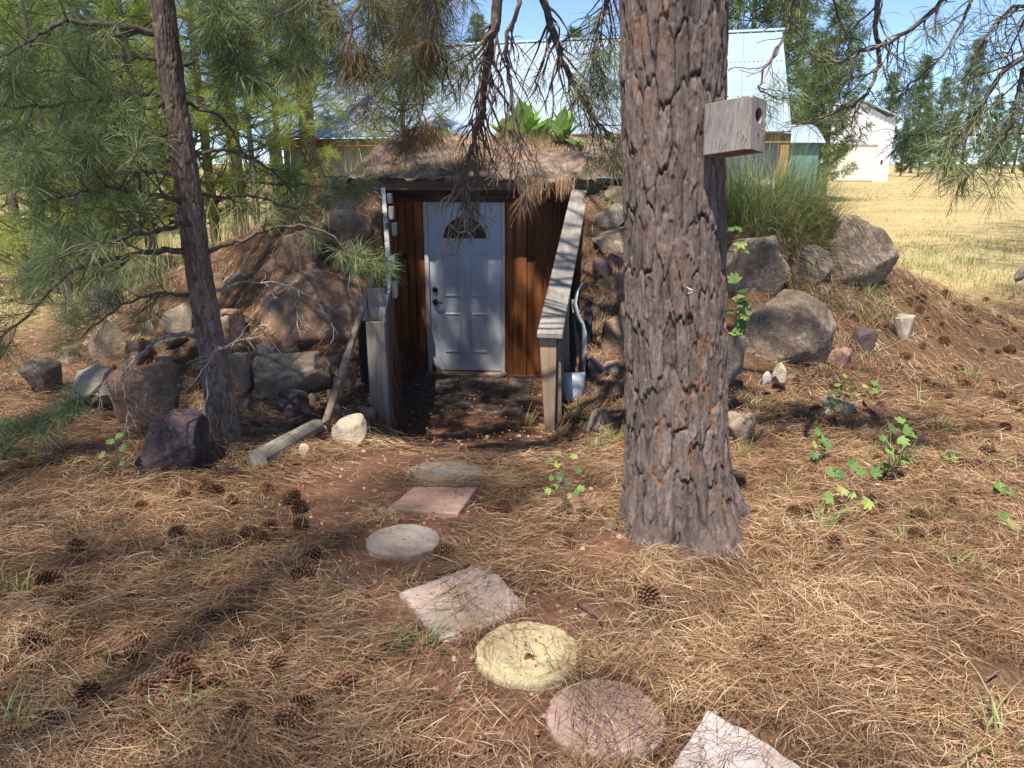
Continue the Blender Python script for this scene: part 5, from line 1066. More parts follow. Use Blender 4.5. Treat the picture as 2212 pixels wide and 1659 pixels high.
# small teal lean-to between shed and barn
a = P(1706, 338, 21); b2 = P(1768, 338, 21); zt = P(1737, 296, 21).z; zr = P(1737, 281, 21).z; gz = float(H(a.x, 21, False))
lean_to = thing('lean_to', 'small lean-to with a curved metal roof and teal side beside the shed', 'shed', (a.x, 21, gz))
m = MB(); m.box((a.x, 21, gz-.1), (b2.x-a.x, 0, 0), (0, 2.0, 0), (0, 0, zt-gz-.1)); obj('wall', m.me('wall', MAT['teal']), lean_to)
m = MB(); vs = []
for t in np.linspace(0, 1, 9): y_ = 20.85+1.2*t; z_ = zt-.15+(zr-zt+.35)*math.sin(t*1.5); vs += [(a.x-.1, y_, z_), (b2.x+.1, y_, z_)]
m.add(vs, [(2*i, 2*i+1, 2*i+3, 2*i+2) for i in range(8)]); obj('roof', m.me('roof', MAT['roofmetal'], smooth=True), lean_to)
# little white marker post in the field
mp = G(2030, 388); m = MB(); m.box((mp.x-.08, mp.y, mp.z-.1), (.16, 0, 0), (0, .16, 0), (0, 0, .75)); tag(obj('marker_post', m.me('marker_post', MAT['whitewood'], .02)), 'short white marker post at the far edge of the field', 'post')

# ------------------------------------------------------------------ fallen needles, stubble and grass (uncountable)
def ground_normal_z(x, y, e=.06): return (H(x+e, y)-H(x-e, y))/(2*e), (H(x, y+e)-H(x, y-e))/(2*e)
def scatter_litter(n, y0, y1, pw, wid, seed, hmax=.035, keep=None):
    g = np.random.default_rng(seed); u = g.random(n); p = 1-pw
    y = (y0**p+u*(y1**p-y0**p))**(1/p); x = (g.random(n)*2-1)*(.74*y+.5)
    b = bare(x, y); f = field_mask(x, y); cl = fbm(x*2.3, y*2.3, s=61)
    ok = (g.random(n) > b*.90)&(g.random(n) > f*.9)&(g.random(n) < .62+cl*.9)
    onst = on_stone(x, y); ok &= (~onst)|(g.random(n) < .16)
    z = H(x, y); ok &= ~((y > 8.2)&(x > -2.1)&(x < 1.7))
    ok &= (z < 1.5)|(g.random(n) < .5)
    x, y, z, onst, cl = x[ok], y[ok], z[ok], onst[ok], cl[ok]; N = len(x)
    a = math.pi*(1.2*fbm(x*1.1, y*1.1, s=63))+g.normal(size=N)*.9; L = g.uniform(.09, .20, N); tl = g.normal(size=N)*.16
    d = np.stack([np.cos(a), np.sin(a), np.zeros(N)], -1); base = np.stack([x, y, z], -1)-d*L[:, None]/2; tip = base+d*L[:, None]
    lift = g.random(N)**2*hmax*(1+np.clip(cl, 0, 1)*1.5)+.003+np.where(onst, .05, 0)
    base[:, 2] = H(base[:, 0], base[:, 1])+lift+np.clip(-tl*L, 0, .04); tip[:, 2] = H(tip[:, 0], tip[:, 1])+lift+np.clip(tl*L, 0, .05)
    mid = (base+tip)/2+np.stack([-d[:, 1], d[:, 0], np.zeros(N)], -1)*(g.normal(size=N)*.085*L)[:, None]; mid[:, 2] += g.random(N)*.012
    wv = unit(np.cross(tip-base, np.stack([g.normal(size=N)*.5, g.normal(size=N)*.5, np.ones(N)], -1)))*(wid*g.uniform(.6, 1.3, N)*(.75+.10*y))[:, None]/2
    V = np.stack([base, mid+wv, tip, mid-wv], 1).reshape(-1, 3); r = np.repeat(np.clip(.42+.3*fbm(x*3, y*3, s=65)+.26*g.normal(size=N), 0, 1), 4)
    return V, np.arange(N*4).reshape(-1, 4), r
V, F, r = joinVF([scatter_litter(215000, 1.3, 5.0, 1.01, .0026, 1, .034), scatter_litter(125000, 4.2, 10.5, 1.01, .0031, 2, .04)])
tag(obj('needle_litter', mesh_np('needle_litter', V, F, MAT['litter'], attrs={'rnd': r})), 'fallen brown pine needles covering the ground', 'needle litter', kind='stuff')

def blades(x, y, z, h, lean, wid, seed, spread=1.0, dirb=None, seg=3):
    """arching grass blades: strips of seg quads-as-pairs"""
    g = np.random.default_rng(seed); N = len(x); a = g.random(N)*2*math.pi if dirb is None else dirb
    d = np.stack([np.cos(a), np.sin(a), np.zeros(N)], -1); sd = np.stack([-d[:, 1], d[:, 0], np.zeros(N)], -1)
    rows = []
    for k in range(seg+1):
        t = k/seg; p = np.stack([x, y, z], -1)+d*(lean*h*t**1.7)[:, None]; p[:, 2] += h*(t-.45*np.clip(lean, 0, 1.6)*t**2.4)
        w = (wid*(1-t)**.7+.0004)/2
        rows += [p-sd*np.broadcast_to(w, N)[:, None], p+sd*np.broadcast_to(w, N)[:, None]]
    V = np.stack(rows, 1).reshape(-1, 3); b = np.arange(N)[:, None]*(2*(seg+1))
    F = np.concatenate([b+np.array([[2*k, 2*k+1, 2*k+3, 2*k+2]]) for k in range(seg)]); r = np.repeat(g.random(N), 2*(seg+1))
    return V, F, r
# dry stubble over the field
g = np.random.default_rng(11); parts = []
for n, y0, y1, hh, wd in [(26000, 8, 16, .10, .006), (26000, 14, 34, .11, .014), (12000, 30, 70, .14, .035)]:
    y = np.exp(g.uniform(math.log(y0), math.log(y1), n)); x = g.random(n)*(.78*y+2)*1.0; x = np.where(g.random(n) < .25, -x, x)
    cl = fbm(x*.7, y*.7, s=71); ok = (field_mask(x, y) > g.random(n)*.8)&(g.random(n) < .5+cl*1.2); x, y = x[ok], y[ok]
    parts.append(blades(x, y, H(x, y)-.01, hh*g.uniform(.3, 1.3, len(x)), g.uniform(.2, 1.2, len(x)), wd, 12, seg=2))
V, F, r = joinVF(parts); tag(obj('field_stubble', mesh_np('field_stubble', V, F, MAT['straw'], attrs={'rnd': r})), 'short dry yellow stubble over the sunny field', 'grass', kind='stuff')
# sparse green and dry grass between needles on the right, and pale tall grass behind the mound on the left
n = 42000; y = g.uniform(6.5, 18, n); x = g.uniform(2.6, 14, n); cl = fbm(x*1.3, y*1.3, s=73); ok = (cl > -.12+.35*g.random(n)+.3*sstep(13, 18, y))&(x < .78*y+.5)&(y > 7.6+.25*np.clip(5-x, 0, 3)+1.2*fbm(x*.7, y*.7, s=74)); x, y = x[ok], y[ok]
V, F, r = blades(x, y, H(x, y)-.01, g.uniform(.05, .17, len(x)), g.uniform(.2, 1.1, len(x)), .007, 14); tag(obj('short_grass', mesh_np('short_grass', V, F, MAT['greengrass'], attrs={'rnd': r})), 'thin green grass where needles meet the dry field', 'grass', kind='stuff')
n = 12000; y = g.uniform(7.5, 15, n); x = -g.uniform(2.0, 9.5, n); cl = fbm(x*.9, y*.9, s=75); ok = (cl > -.15+.3*g.random(n))&(x > -.8*y); x, y = x[ok], y[ok]
V, F, r = blades(x, y, H(x, y)-.01, g.uniform(.25, .95, len(x)), g.uniform(.1, .8, len(x)), .007, 15, seg=3); tag(obj('tall_grass', mesh_np('tall_grass', V, F, MAT['palegrass'], attrs={'rnd': r})), 'pale tall grass in sun behind the left boulders', 'grass', kind='stuff')
# dead grass and roots over the sod roof and its edge
n = 9000; x = g.uniform(-1.8, 1.45, n); y = 8.50+g.random(n)**1.4*2.4; cl = fbm(x*2, y*2, s=77); ok = cl > -.05+.35*g.random(n)-.35*(y < 8.6); x, y = x[ok], y[ok]
z = roof_z(x, y)+.05*fbm(x*2.2, y*2.2, s=41)+.02; fr_ = y < 8.55
V1 = blades(x, y, z, g.uniform(.04, .13, len(x)), g.uniform(.6, 1.8, len(x)), .005, 16)
n = 1150; cg = 0; x = np.where(g.random(n) < .6, g.normal(.35, .28, n), g.normal(-.35, .55, n)); x = np.clip(x, -1.5, 1.2); okf = noise(x*5, x*0, s=79) > -.1+.5*g.random(len(x)); x = x[okf]; n = len(x); y = 8.28-.061*(x+.557)+g.random(n)*.06; h = g.uniform(.04, .24, n)*(.5+np.exp(-((x-.35)/.35)**2))
V2 = blades(x, y, np.full(n, 1.67), -h*.9, np.full(n, -.35)*g.random(n), .005, 17, dirb=np.full(n, -math.pi/2)+g.normal(size=n)*.6); 
V, F, r = joinVF([V1, V2]); tag(obj('roof_thatch', mesh_np('roof_thatch', V, F, MAT['litter'], attrs={'rnd': np.clip(r*.6+.35, 0, 1)})), 'dead grass and needles on the cellar roof, hanging over its front', 'dead grass', kind='stuff')

# ------------------------------------------------------------------ countable grass clumps
def clump(name, label, cat, pos, n, rad, h, lean, wid, mat, seed, group=None, dirb=None, sq=1):
    g = np.random.default_rng(seed); a = g.random(n)*2*math.pi; rr = rad*np.sqrt(g.random(n)); x = pos[0]+rr*np.cos(a); y = pos[1]+rr*np.sin(a)*sq; z = H(x, y)-.02 if len(pos) < 3 else np.full(n, pos[2])
    V, F, r = blades(x, y, z, h*(.25+.95*g.random(n)**1.3), lean*g.uniform(.15, 1.8, n), wid, seed+1, dirb=a+g.normal(size=n)*.7 if dirb is None else np.full(n, dirb)+g.normal(size=n)*.9, seg=4)
    o = obj(name, mesh_np(name, V-np.array([pos[0], pos[1], 0]), F, MAT[mat], attrs={'rnd': r})); o.location = (pos[0], pos[1], 0); return tag(o, label, cat, group)
MG = 'grass on the mound'
def mpos(px, py, Yd): p = G(px, py); q = P(px, py, Yd); return (p.x, p.y) if abs(p.y-Yd) < 2.5 else (q.x, Yd)
clump('grass_clump', 'tall green arching grass clump on the mound right of the big trunk', 'grass', mpos(1655, 478, 7.6), 1500, .42, .95, .8, .0055, 'greengrass', 301, MG)
clump('grass_clump', 'dense grass clump at the right end of the mound top', 'grass', mpos(1735, 476, 7.8), 1200, .34, .85, 1.0, .0055, 'greengrass', 303, MG, 0)
clump('grass_clump', 'mat of grey-brown dead grass drooping over the speckled boulder', 'grass', mpos(1690, 500, 7.75), 900, .45, .42, 1.5, .006, 'drygrass', 305, MG, -1.2)
clump('grass_clump', 'dead grass matted between the speckled boulder and the dark slab', 'grass', mpos(1722, 560, 7.6), 420, .22, .3, 1.6, .005, 'drygrass', 351, MG, -1.0)
clump('grass_clump', 'dead grass hanging over the lichen boulder', 'grass', mpos(1735, 628, 7.0), 320, .24, .28, 1.6, .005, 'drygrass', 352, MG, -1.4)
clump('grass_clump', 'yellowish grass below the long dark boulder', 'grass', mpos(1850, 640, 8.3), 420, .35, .26, 1.2, .006, 'greengrass', 353, MG)
clump('grass_clump', 'dead grass behind the long dark boulder', 'grass', mpos(1800, 520, 8.7), 420, .3, .4, 1.3, .006, 'drygrass', 354, MG, -.6)
clump('grass_clump', 'dry tawny tuft beside the long dark boulder', 'grass', mpos(1782, 480, 8.4), 300, .14, .4, .8, .006, 'drygrass', 307, MG)
clump('grass_clump', 'grass clump behind the big trunk, left of the speckled boulder', 'grass', mpos(1590, 470, 8.3), 400, .3, .7, .5, .007, 'greengrass', 308, MG)
clump('grass_clump', 'pinkish dry seed-grass patch in the middle of the cellar roof', 'grass', (P(1125, 318, 10.0).x, 10.0, float(roof_z(0, 10.0))), 700, .38, .2, .5, .005, 'drygrass', 311, 'grass on the cellar roof')
clump('grass_clump', 'fine green grass patch between the broad-leaved roof plants', 'grass', (P(1180, 305, 10.2).x, 10.2, float(roof_z(0, 10.2))), 500, .32, .22, .4, .005, 'greengrass', 313, 'grass on the cellar roof')
clump('grass_clump', 'small yellowish grass patch left of the hanging branch on the roof', 'grass', (P(1000, 325, 9.7).x, 9.7, float(roof_z(0, 9.7))), 250, .28, .12, .6, .005, 'drygrass', 315, 'grass on the cellar roof')
GT = [(905, 1400, 40, .14, 'pale green grass tuft left of the yellow disc'), (1775, 1155, 16, .22, 'bright green grass blades right of the big trunk foot'), (2160, 1625, 14, .24, 'long green grass blades in the bottom right corner'), (868, 1245, 10, .13, 'few green blades left of the mauve slab'),
      (105, 1395, 22, .16, 'green grass tuft near the left edge, level with the yellow disc'), (30, 1290, 18, .16, 'green grass tuft at the left edge'), (430, 1240, 26, .16, 'yellow-green grass tuft between path and left edge'), (380, 1560, 22, .12, 'low green grass tuft at the bottom left'), (25, 1600, 22, .18, 'grass tuft in the bottom left corner'),
      (740, 1270, 12, .13, 'thin green tuft just left of the path'), (1130, 930, 24, .3, 'tall thin grass beside the clay jar'), (1245, 905, 30, .3, 'arching pale grass at the foot of the rail post'), (1330, 950, 50, .16, 'yellowish tuft against the left side of the big trunk'), (1290, 965, 40, .12, 'green-yellow tuft below the pale lichen stone'),
      (1610, 985, 26, .16, 'green tuft below the sandstone at the trunk'), (1935, 1010, 40, .26, 'feathery grass tuft among needles on the right'), (1990, 880, 24, .2, 'curved grass blades right of the white block'), (2100, 820, 26, .18, 'grass tuft near the right edge in needles'), (1755, 905, 24, .14, 'grass tuft left of the white block'), (2010, 1120, 36, .14, 'flattened grass tuft at right centre'), (1880, 770, 20, .2, 'looped grass blades below the purple-grey stone')]
GT += [(1700, 1060, 20, .16, 'green blades near the right foot of the big trunk'), (2080, 1240, 24, .14, 'sparse grass tuft right of the large open cone area'), (1960, 1180, 22, .15, 'grass tuft in needles at mid right'), (2120, 990, 26, .18, 'green tuft near the right edge, level with the low seedling'), (1850, 935, 22, .16, 'grass tuft behind the broad-leaved plant'), (560, 1380, 16, .12, 'thin green tuft between the forked twig and thin pine'), (220, 1500, 18, .13, 'green tuft among cones at lower left'), (1420, 1420, 12, .10, 'few green blades right of the yellow disc'), (1640, 880, 22, .15, 'tuft right of the sandstone'), (2030, 930, 26, .17, 'pale grass tuft amid cones on the right')]
for q, (px, py, n, hh, lab) in enumerate(GT):
    p = G(px, py); clump('grass_tuft', lab, 'grass tuft', (p.x, p.y), int(n*1.5), .06, hh*1.1, .9, .0075, 'greengrass', 330+q, 'grass tufts among the needles')

# ------------------------------------------------------------------ leafy plants
def leaf_mesh(name, outline, mat, r, fold=.15):
    V = [(0, 0, 0)]+[(x, y, fold*abs(x)-.10*y*y) for x, y in outline]; n = len(outline)
    return mesh_np(name, np.array(V), [(0, i, i+1) for i in range(1, n)], mat, attrs={'rnd': np.full(n+1, r)})
lob = []
for a, rr in [(-1.9, .25), (-1.45, .62), (-1.2, .78), (-.95, .55), (-.7, .85), (-.45, .98), (-.28, .70), (-.12, .95), (0, 1.08), (.12, .95), (.28, .70), (.45, .98), (.7, .85), (.95, .55), (1.2, .78), (1.45, .62), (1.9, .25)]: lob.append((math.sin(a)*rr, .15+math.cos(a)*rr))
LOB = [leaf_mesh('leaf', lob, MAT['leaf'], r) for r in (.1, .4, .7, 1.0)]
def leafy(label, base, tips, size, seed, stemr=.0025):
    g = random.Random(seed); root = thing('leafy_plant', label, 'plant', base, 'small leafy plants'); b = Vector(base); paths = []
    top = max(tips, key=lambda t: t[2]); paths.append((spline([b, b.lerp(Vector(top), .5)+Vector((.01, 0, .01)), Vector(top)], 8), np.linspace(stemr, stemr*.5, 8)))
    for t in tips:
        t = Vector(t); s0 = b.lerp(Vector(top), max(.15, min(.9, (t.z-b.z)/(top[2]-b.z+1e-6)-.18))); paths.append((spline([s0, (s0+t)/2+Vector((0, 0, .012)), t], 5), np.linspace(stemr*.6, stemr*.4, 5)))
    V, F = tubes(paths, 5); obj('stem', mesh_np('stem', V, F, MAT['twigdead']), root)
    for t in tips:
        o = bpy.data.objects.new('leaf', g.choice(LOB)); col.objects.link(o); o.parent = root; o.location = Vector(t)-b
        d = Vector(t)-b; o.rotation_euler = (Matrix.Rotation(g.uniform(.25, 1.05), 3, 'X') @ Matrix.Rotation(g.uniform(-.4, .4), 3, 'Y') @ Matrix.Rotation(g.uniform(0, 6.28), 3, 'Z')).to_euler(); s_ = size*g.uniform(.8, 1.35); o.scale = (s_,)*3
def leafy_px(label, bx, by, tips, size, seed, Yd=None):
    b = G(bx, by) if Yd is None else P(bx, by, Yd); g = random.Random(seed); leafy(label, b, [tuple(P(x, y, b.y+g.uniform(-.06, .06))) for x, y in tips], size, seed)
leafy_px('green sapling with lobed leaves left of the big trunk', 1224, 1125, [(1190, 998), (1212, 1004), (1240, 992), (1196, 1030), (1216, 1032), (1245, 1020), (1200, 1046), (1222, 1050), (1246, 1055), (1190, 1064), (1226, 1066), (1238, 1062), (1210, 985)], .034, 1)
leafy_px('sunlit plant with small yellow-green leaves before the white block', 1822, 905, [(1800, 850), (1812, 835), (1822, 815), (1838, 828), (1850, 812), (1812, 860), (1830, 850), (1845, 862), (1808, 878), (1828, 872), (1818, 845), (1836, 840), (1796, 868)], .034, 2)
leafy_px('low plant with broad lobed leaves right of the big trunk foot', 1826, 1100, [(1795, 1030), (1812, 1012), (1834, 1008), (1858, 1028), (1880, 1022), (1800, 1075), (1878, 1078), (1845, 1062), (1820, 1052)], .05, 3)
leafy_px('taller leafy plant beside the feathery grass', 1930, 1045, [(1905, 940), (1920, 925), (1945, 930), (1962, 938), (1938, 948), (1912, 972), (1925, 985), (1945, 995), (1915, 1000), (1952, 915)], .05, 4)
leafy_px('slender plant with pale leaves left of the broad-leaved one', 1770, 1010, [(1755, 960), (1768, 945), (1782, 955), (1760, 975), (1785, 980), (1772, 930)], .040, 11)
leafy_px('small plant with yellow-green leaves below the lichen boulder', 1885, 860, [(1872, 832), (1888, 822), (1900, 836), (1880, 845), (1896, 850)], .038, 12)
leafy_px('low seedling with rounded leaves at right centre', 2050, 1010, [(2035, 985), (2052, 978), (2068, 988), (2045, 998), (2062, 1000)], .042, 13)
leafy_px('small bright green plant at the right edge of the needles', 2170, 1080, [(2160, 1062), (2180, 1060), (2192, 1066), (2170, 1056)], .05, 5)
leafy_px('small bluish plant below the right edge plant', 2180, 1140, [(2170, 1126), (2186, 1124), (2196, 1130)], .045, 6)
leafy_px('bright green shrub peeping out right of the big trunk', 1585, 790, [(1590, 612), (1602, 625), (1588, 640), (1606, 650), (1596, 665), (1610, 640), (1586, 676), (1600, 690), (1612, 680), (1590, 705), (1604, 716), (1585, 725), (1592, 655), (1608, 668)], .062, 7, 5.2)
leafy_px('few lobed leaves high at the right edge of the big trunk', 1578, 640, [(1586, 498), (1604, 500), (1592, 520), (1585, 545), (1600, 535)], .06, 8, 5.6)
leafy_px('dark green seedling beside the dark purple boulder', 250, 1030, [(225, 985), (240, 960), (262, 975), (232, 1005), (258, 1000), (248, 945)], .035, 9)
# broad felted roof plants
mo_ = []
for k in range(9):
    t = k/8; mo_.append((t, .25*math.sin(math.pi*min(1, t*1.02+.03))**.8*(1-.25*t)))
def mleaf(r):
    V, F = [], []
    for t, w in mo_: V += [(-w, t, .10*w+.10*t-.16*t*t), (0, t, -.25*w+.10*t-.16*t*t), (w, t, .10*w+.10*t-.16*t*t)]
    for k in range(8): F += [(3*k, 3*k+1, 3*k+4, 3*k+3), (3*k+1, 3*k+2, 3*k+5, 3*k+4)]
    return mesh_np('leaf', np.array(V), F, MAT['mullein'], True, {'rnd': np.full(len(V), r)})
ML = [mleaf(r) for r in (.1, .5, .9)]
def rosette(label, px, py, Yd, n, L, el, seed):
    g = random.Random(seed); b = P(px, py, Yd); b.z = float(roof_z(b.x, b.y))+.02; root = thing('broad_leaved_plant', label, 'plant', b, 'broad-leaved plants on the cellar roof')
    for k in range(n):
        o = bpy.data.objects.new('leaf', g.choice(ML)); col.objects.link(o); o.parent = root; f = k/max(1, n-1)
        o.location = (0, 0, f*L*.35*(el > 1)); o.rotation_euler = Euler((R(el*30+f*35+g.uniform(-12, 12)), 0, k*2.4+g.uniform(-.3, .3)), 'XYZ'); s_ = L*g.uniform(.75, 1.1)*(1-.35*f); o.scale = (s_*1.15, s_, s_)
rosette('tall broad-leaved plant in the middle of the cellar roof', 1132, 312, 10.2, 16, .52, 1.4, 1)
rosette('broad-leaved rosette near the right end of the cellar roof', 1215, 316, 10.0, 14, .46, 1.3, 2)
rosette('low broad-leaved rosette left of the tall roof plant', 1090, 300, 10.4, 12, .40, 1.0, 3)
rosette('small broad-leaved rosette between the two bigger roof plants', 1172, 305, 10.4, 11, .36, 1.0, 4)
rosette('flat broad leaves lying at the right of the roof plants', 1250, 325, 9.8, 7, .32, .3, 5)
rosette('little green plant at the left end of the roof plants', 965, 300, 10.8, 8, .14, 1.2, 6)

# ------------------------------------------------------------------ pine cones
def cone_mesh(seed):
    g = np.random.default_rng(seed); V, F, A = [], [], []; n = 96
    core = ICO[3][0]*np.array([.46, .46, .92]); V += core.tolist(); F += [tuple(f) for f in ICO[3][1]]; A += [.0]*len(core)
    for k in range(n):
        t = (k+.5)/n; z = -.86+1.78*t; rr = .30+.42*math.sin(math.pi*min(1, t*.86+.13)); a = k*2.39996
        o = np.array([math.cos(a), math.sin(a), 0]); s = np.array([-math.sin(a), math.cos(a), 0]); up_ = np.array([0, 0, 1.])
        b = len(V); w = .15+.06*math.sin(math.pi*t); tip = o*(rr+.34*(.55+.45*math.sin(math.pi*t)))+up_*(z+.10-.18*(1-t)); ba = o*rr*.55+up_*(z-.03)
        mdp = (tip*.75+ba*.25)
        V += [ba.tolist(), (mdp-s*w).tolist(), tip.tolist(), (mdp+s*w).tolist(), (mdp+up_*.075).tolist(), (mdp-up_*.055).tolist()]
        F += [(b, b+1, b+4), (b+1, b+2, b+4), (b+2, b+3, b+4), (b+3, b, b+4), (b, b+5, b+1), (b+1, b+5, b+2), (b+2, b+5, b+3), (b+3, b+5, b)]
        q = g.uniform(.35, .7); A += [.05, q, min(1, q+.35), q, q*.8, .1]
    return mesh_np('pine_cone', np.array(V)*.042, [tuple(f) for f in F], MAT['cone'], attrs={'rnd': np.array(A)})
CM = [cone_mesh(s) for s in (1, 2, 3)]
CONES = [(245, 1435), (290, 1435), (110, 1445), (25, 1458), (385, 1455), (405, 1478), (415, 1500), (300, 1520), (265, 1520), (105, 1580), (190, 1615), (395, 1385), (455, 1355), (515, 1345), (560, 1175), (655, 1255), (585, 1280), (745, 1495), (880, 1645), (1225, 1165), (1232, 1185), (1400, 1300), (1085, 1105), (960, 1205), (1680, 1155), (1735, 1165),
         (2030, 1290), (1735, 1440), (1660, 1410), (1630, 1420), (1770, 1240), (1900, 1105), (1985, 1120), (1890, 1150), (1760, 1060), (1735, 1120), (1545, 1150), (110, 1270), (170, 1195), (255, 1140), (310, 1100), (340, 1100), (395, 1080), (440, 1050), (575, 1060), (630, 1085), (648, 1105), (580, 1150), (650, 1140), (385, 1165), (290, 1180), (120, 1310), (85, 1300), (150, 1315), (60, 1380), (230, 1260), (300, 1230), (345, 1205), (420, 1200), (485, 1190), (540, 1160),
         (2060, 660), (2090, 672), (2130, 650), (2000, 690), (2030, 705), (2110, 700), (2160, 690), (2190, 715), (1990, 650), (2040, 640), (1960, 655), (2120, 760), (2070, 800), (2150, 830), (2180, 760), (2000, 830), (2050, 860), (2120, 900), (2170, 930), (2195, 1000), (2130, 985), (2085, 1010), (2120, 1075), (2060, 1090), (2010, 1030), (1970, 940), (1880, 905), (1905, 885), (1760, 870), (1800, 1000), (1990, 750), (2040, 740), (1940, 800), (1955, 775), (2200, 870), (2090, 930), (1870, 960), (1700, 1000), (640, 925), (665, 930), (735, 930), (555, 925)]
g = random.Random(3)
for _ in range(70):
    px, py = (g.uniform(20, 800), g.uniform(1060, 1640)) if g.random() < .55 else (g.uniform(1620, 2200), g.uniform(640, 1200))
    q_ = G(px, py)
    if bare(q_.x, q_.y) < .4 and not on_stone(q_.x, q_.y, .08): CONES.append((int(px), int(py)))
for q, (px, py) in enumerate(CONES):
    p = G(px, py); o = obj('pine_cone', CM[q % 3]); s_ = g.uniform(.7, 1.3); o.scale = (s_, s_, s_*g.uniform(.95, 1.2)); o.location = (p.x, p.y, p.z+.022*s_); o.rotation_euler = (g.uniform(.9, 2.2), g.uniform(-.4, .4), g.uniform(0, 6.28))
    if px < 900:
        lab = ('brown pine cone near the log and dark boulders at the thin pine' if py < 1110 else 'brown pine cone near the left edge of the picture, lower half' if px < 180 else 'brown pine cone in the needles between thin pine and stepping stones' if py < 1290 else 'brown pine cone in the needles at the bottom left')
    elif px > 1600:
        lab = ('small dark pine cone where needles meet the green grass, far right' if py < 780 else 'brown pine cone in needles beyond the leafy plants on the right' if py < 960 else 'brown pine cone near the right edge, level with the trunk foot' if px > 1950 else 'brown pine cone in needles just right of the big trunk foot')
    else: lab = 'brown pine cone close beside the stepping stones'
    if (px, py) == (2030, 1290): lab = 'large open pine cone alone in the needles at lower right'
    if (px, py) == (1735, 1440): lab = 'pale sunlit pine cone, right one of a pair at lower right'
    if (px, py) == (1660, 1410): lab = 'pale sunlit pine cone, left one of a pair at lower right'
    if (px, py) == (1225, 1165): lab = 'upper pine cone of two below the green sapling'
    if (px, py) == (1232, 1185): lab = 'lower pine cone of two below the green sapling'
    tag(o, lab, 'pine cone', 'pine cones on the ground')

# ------------------------------------------------------------------ twigs, bark chips and pebbles
def twig(label, pts, r): 
    V, F = tubes([(spline(p, 8), np.linspace(r, r*.4, 8)) for p in pts], 6); tag(obj('twig', mesh_np('twig', V, F, MAT['twiggrey'], True)), label, 'twig')
def gp(px, py, u=.02): return G(px, py)+Vector((0, 0, u))
twig('dark forked twig on the needles left of the yellow disc', [[gp(612, 1447, .04), gp(630, 1470, .03), gp(642, 1487)], [gp(642, 1482, .03), gp(665, 1478, .04), gp(685, 1462, .05)]], .007)
twig('thin bent twig at the right among pine cones', [[gp(1905, 760), gp(1960, 735), gp(1985, 720), gp(2010, 722)]], .006)
n = 6500; gg = np.random.default_rng(21); y = gg.uniform(1.5, 8.6, n); x = (gg.random(n)*2-1)*(.74*y+.3); w = bare(x, y); ok = (gg.random(n) < .12+.8*w)&~((y > 8.2)&(np.abs(x) < 2)); x, y = x[ok], y[ok]; N = len(x)
s_ = gg.uniform(.004, .013, N)*(1+.05*y); z = H(x, y)+s_*.3+pit_mask(x, y)*.035
for (c_, co_, lf_), q_ in zip(STONES, STONE_R):
    k_ = 60; rr_ = q_*.85*np.sqrt(gg.random(k_)); th_ = gg.random(k_)*6.28; dx_, dy_ = rr_*np.cos(th_), rr_*np.sin(th_)
    x = np.concatenate([x, c_.x+dx_]); y = np.concatenate([y, c_.y+dy_]); s_ = np.concatenate([s_, gg.uniform(.002, .006, k_)]); z = np.concatenate([z, co_[0]*dx_+co_[1]*dy_+co_[2]+lf_+.001])
N = len(x); bx = np.array([[-1, -1, -.4], [1, -.8, -.4], [.9, 1, -.4], [-.8, .9, -.4], [-.6, -.5, .4], [.6, -.6, .45], [.5, .6, .4], [-.5, .5, .35]]); aa = gg.random(N)*6.28
V = bx[None]*s_[:, None, None]*gg.uniform(.5, 1.2, (N, 1, 3)); ca, sa = np.cos(aa)[:, None], np.sin(aa)[:, None]
V = np.stack([V[..., 0]*ca-V[..., 1]*sa+x[:, None], V[..., 0]*sa+V[..., 1]*ca+y[:, None], V[..., 2]+z[:, None]], -1).reshape(-1, 3)
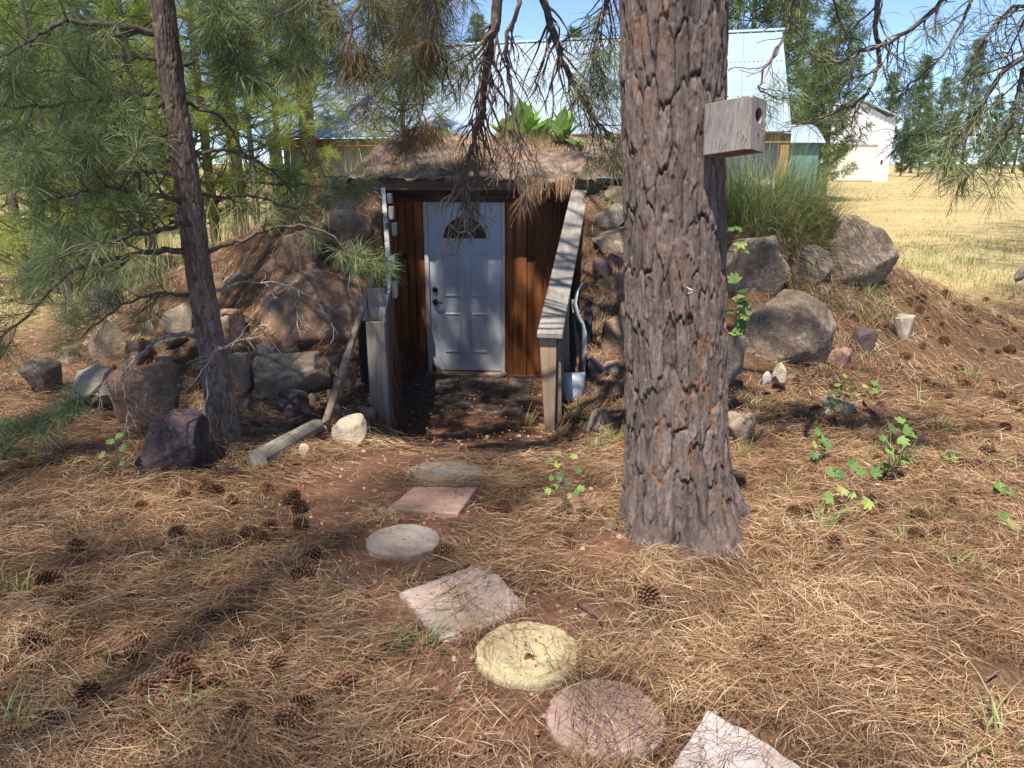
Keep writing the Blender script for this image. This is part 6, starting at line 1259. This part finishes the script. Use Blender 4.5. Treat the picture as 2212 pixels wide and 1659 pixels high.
q = np.array([[0, 1, 5, 4], [1, 2, 6, 5], [2, 3, 7, 6], [3, 0, 4, 7], [4, 5, 6, 7]]); F = (np.arange(N)[:, None, None]*8+q[None]).reshape(-1, 4)
MAT['chips'] = m_leafy('bark_chips_and_grit', [(0, (.10, .05, .03)), (.4, (.26, .115, .06)), (.8, (.32, .22, .15)), (1, (.42, .34, .27))], 0)
tag(obj('bark_chips', mesh_np('bark_chips', V, F, MAT['chips'], attrs={'rnd': np.repeat(gg.random(N), 8)})), 'scattered bark chips and grit on the bare soil', 'debris', kind='stuff')

gg = np.random.default_rng(33); tw = []
for _ in range(170):
    y = float(np.exp(gg.uniform(math.log(1.6), math.log(8)))); x = float((gg.random()*2-1)*(.72*y+.2))
    if on_stone(np.array([x]), np.array([y]), .05)[0] or (y > 5.6 and -1.2 < x < .8): continue
    a = gg.random()*6.28; L = gg.uniform(.06, .28); n = 6; t = np.linspace(-.5, .5, n); dx = np.cos(a)*L*t-np.sin(a)*L*.12*np.sin(t*5+gg.random()*6); dy = np.sin(a)*L*t+np.cos(a)*L*.12*np.sin(t*5)
    px, py = x+dx, y+dy; tw.append((np.column_stack([px, py, H(px, py)+.018+gg.random()*.02]), np.linspace(.0045, .002, n)*gg.uniform(.7, 1.4)))
V, F = tubes(tw, 5); tag(obj('fallen_twigs', mesh_np('fallen_twigs', V, F, MAT['twigdead'], True)), 'small dead twigs scattered through the needle litter', 'twigs', kind='stuff')

# single out cones that lie next to something that can be named
cones = [o for o in col.objects if o.name.startswith('pine_cone')]; marks = [o for o in col.objects if o.parent is None and o.get('category') in ('stepping stone', 'rock', 'boulder', 'grass tuft', 'plant', 'log', 'stake', 'pebble', 'stone')]
def centre(o):
    if o.type == 'EMPTY' or o.location.length > 1e-6: return o.location
    c = [v.co for v in o.data.vertices][:400]; return sum(c, Vector())/len(c)
used = set()
for mk in marks:
    c = centre(mk); near = sorted(cones, key=lambda o: (o.location.xy-c.xy).length)
    if near and near[0].name not in used and (near[0].location.xy-c.xy).length < .8:
        lab = 'pine cone nearest the '+mk['label']
        if len(lab.split()) <= 16: near[0]['label'] = lab; used.add(near[0].name)
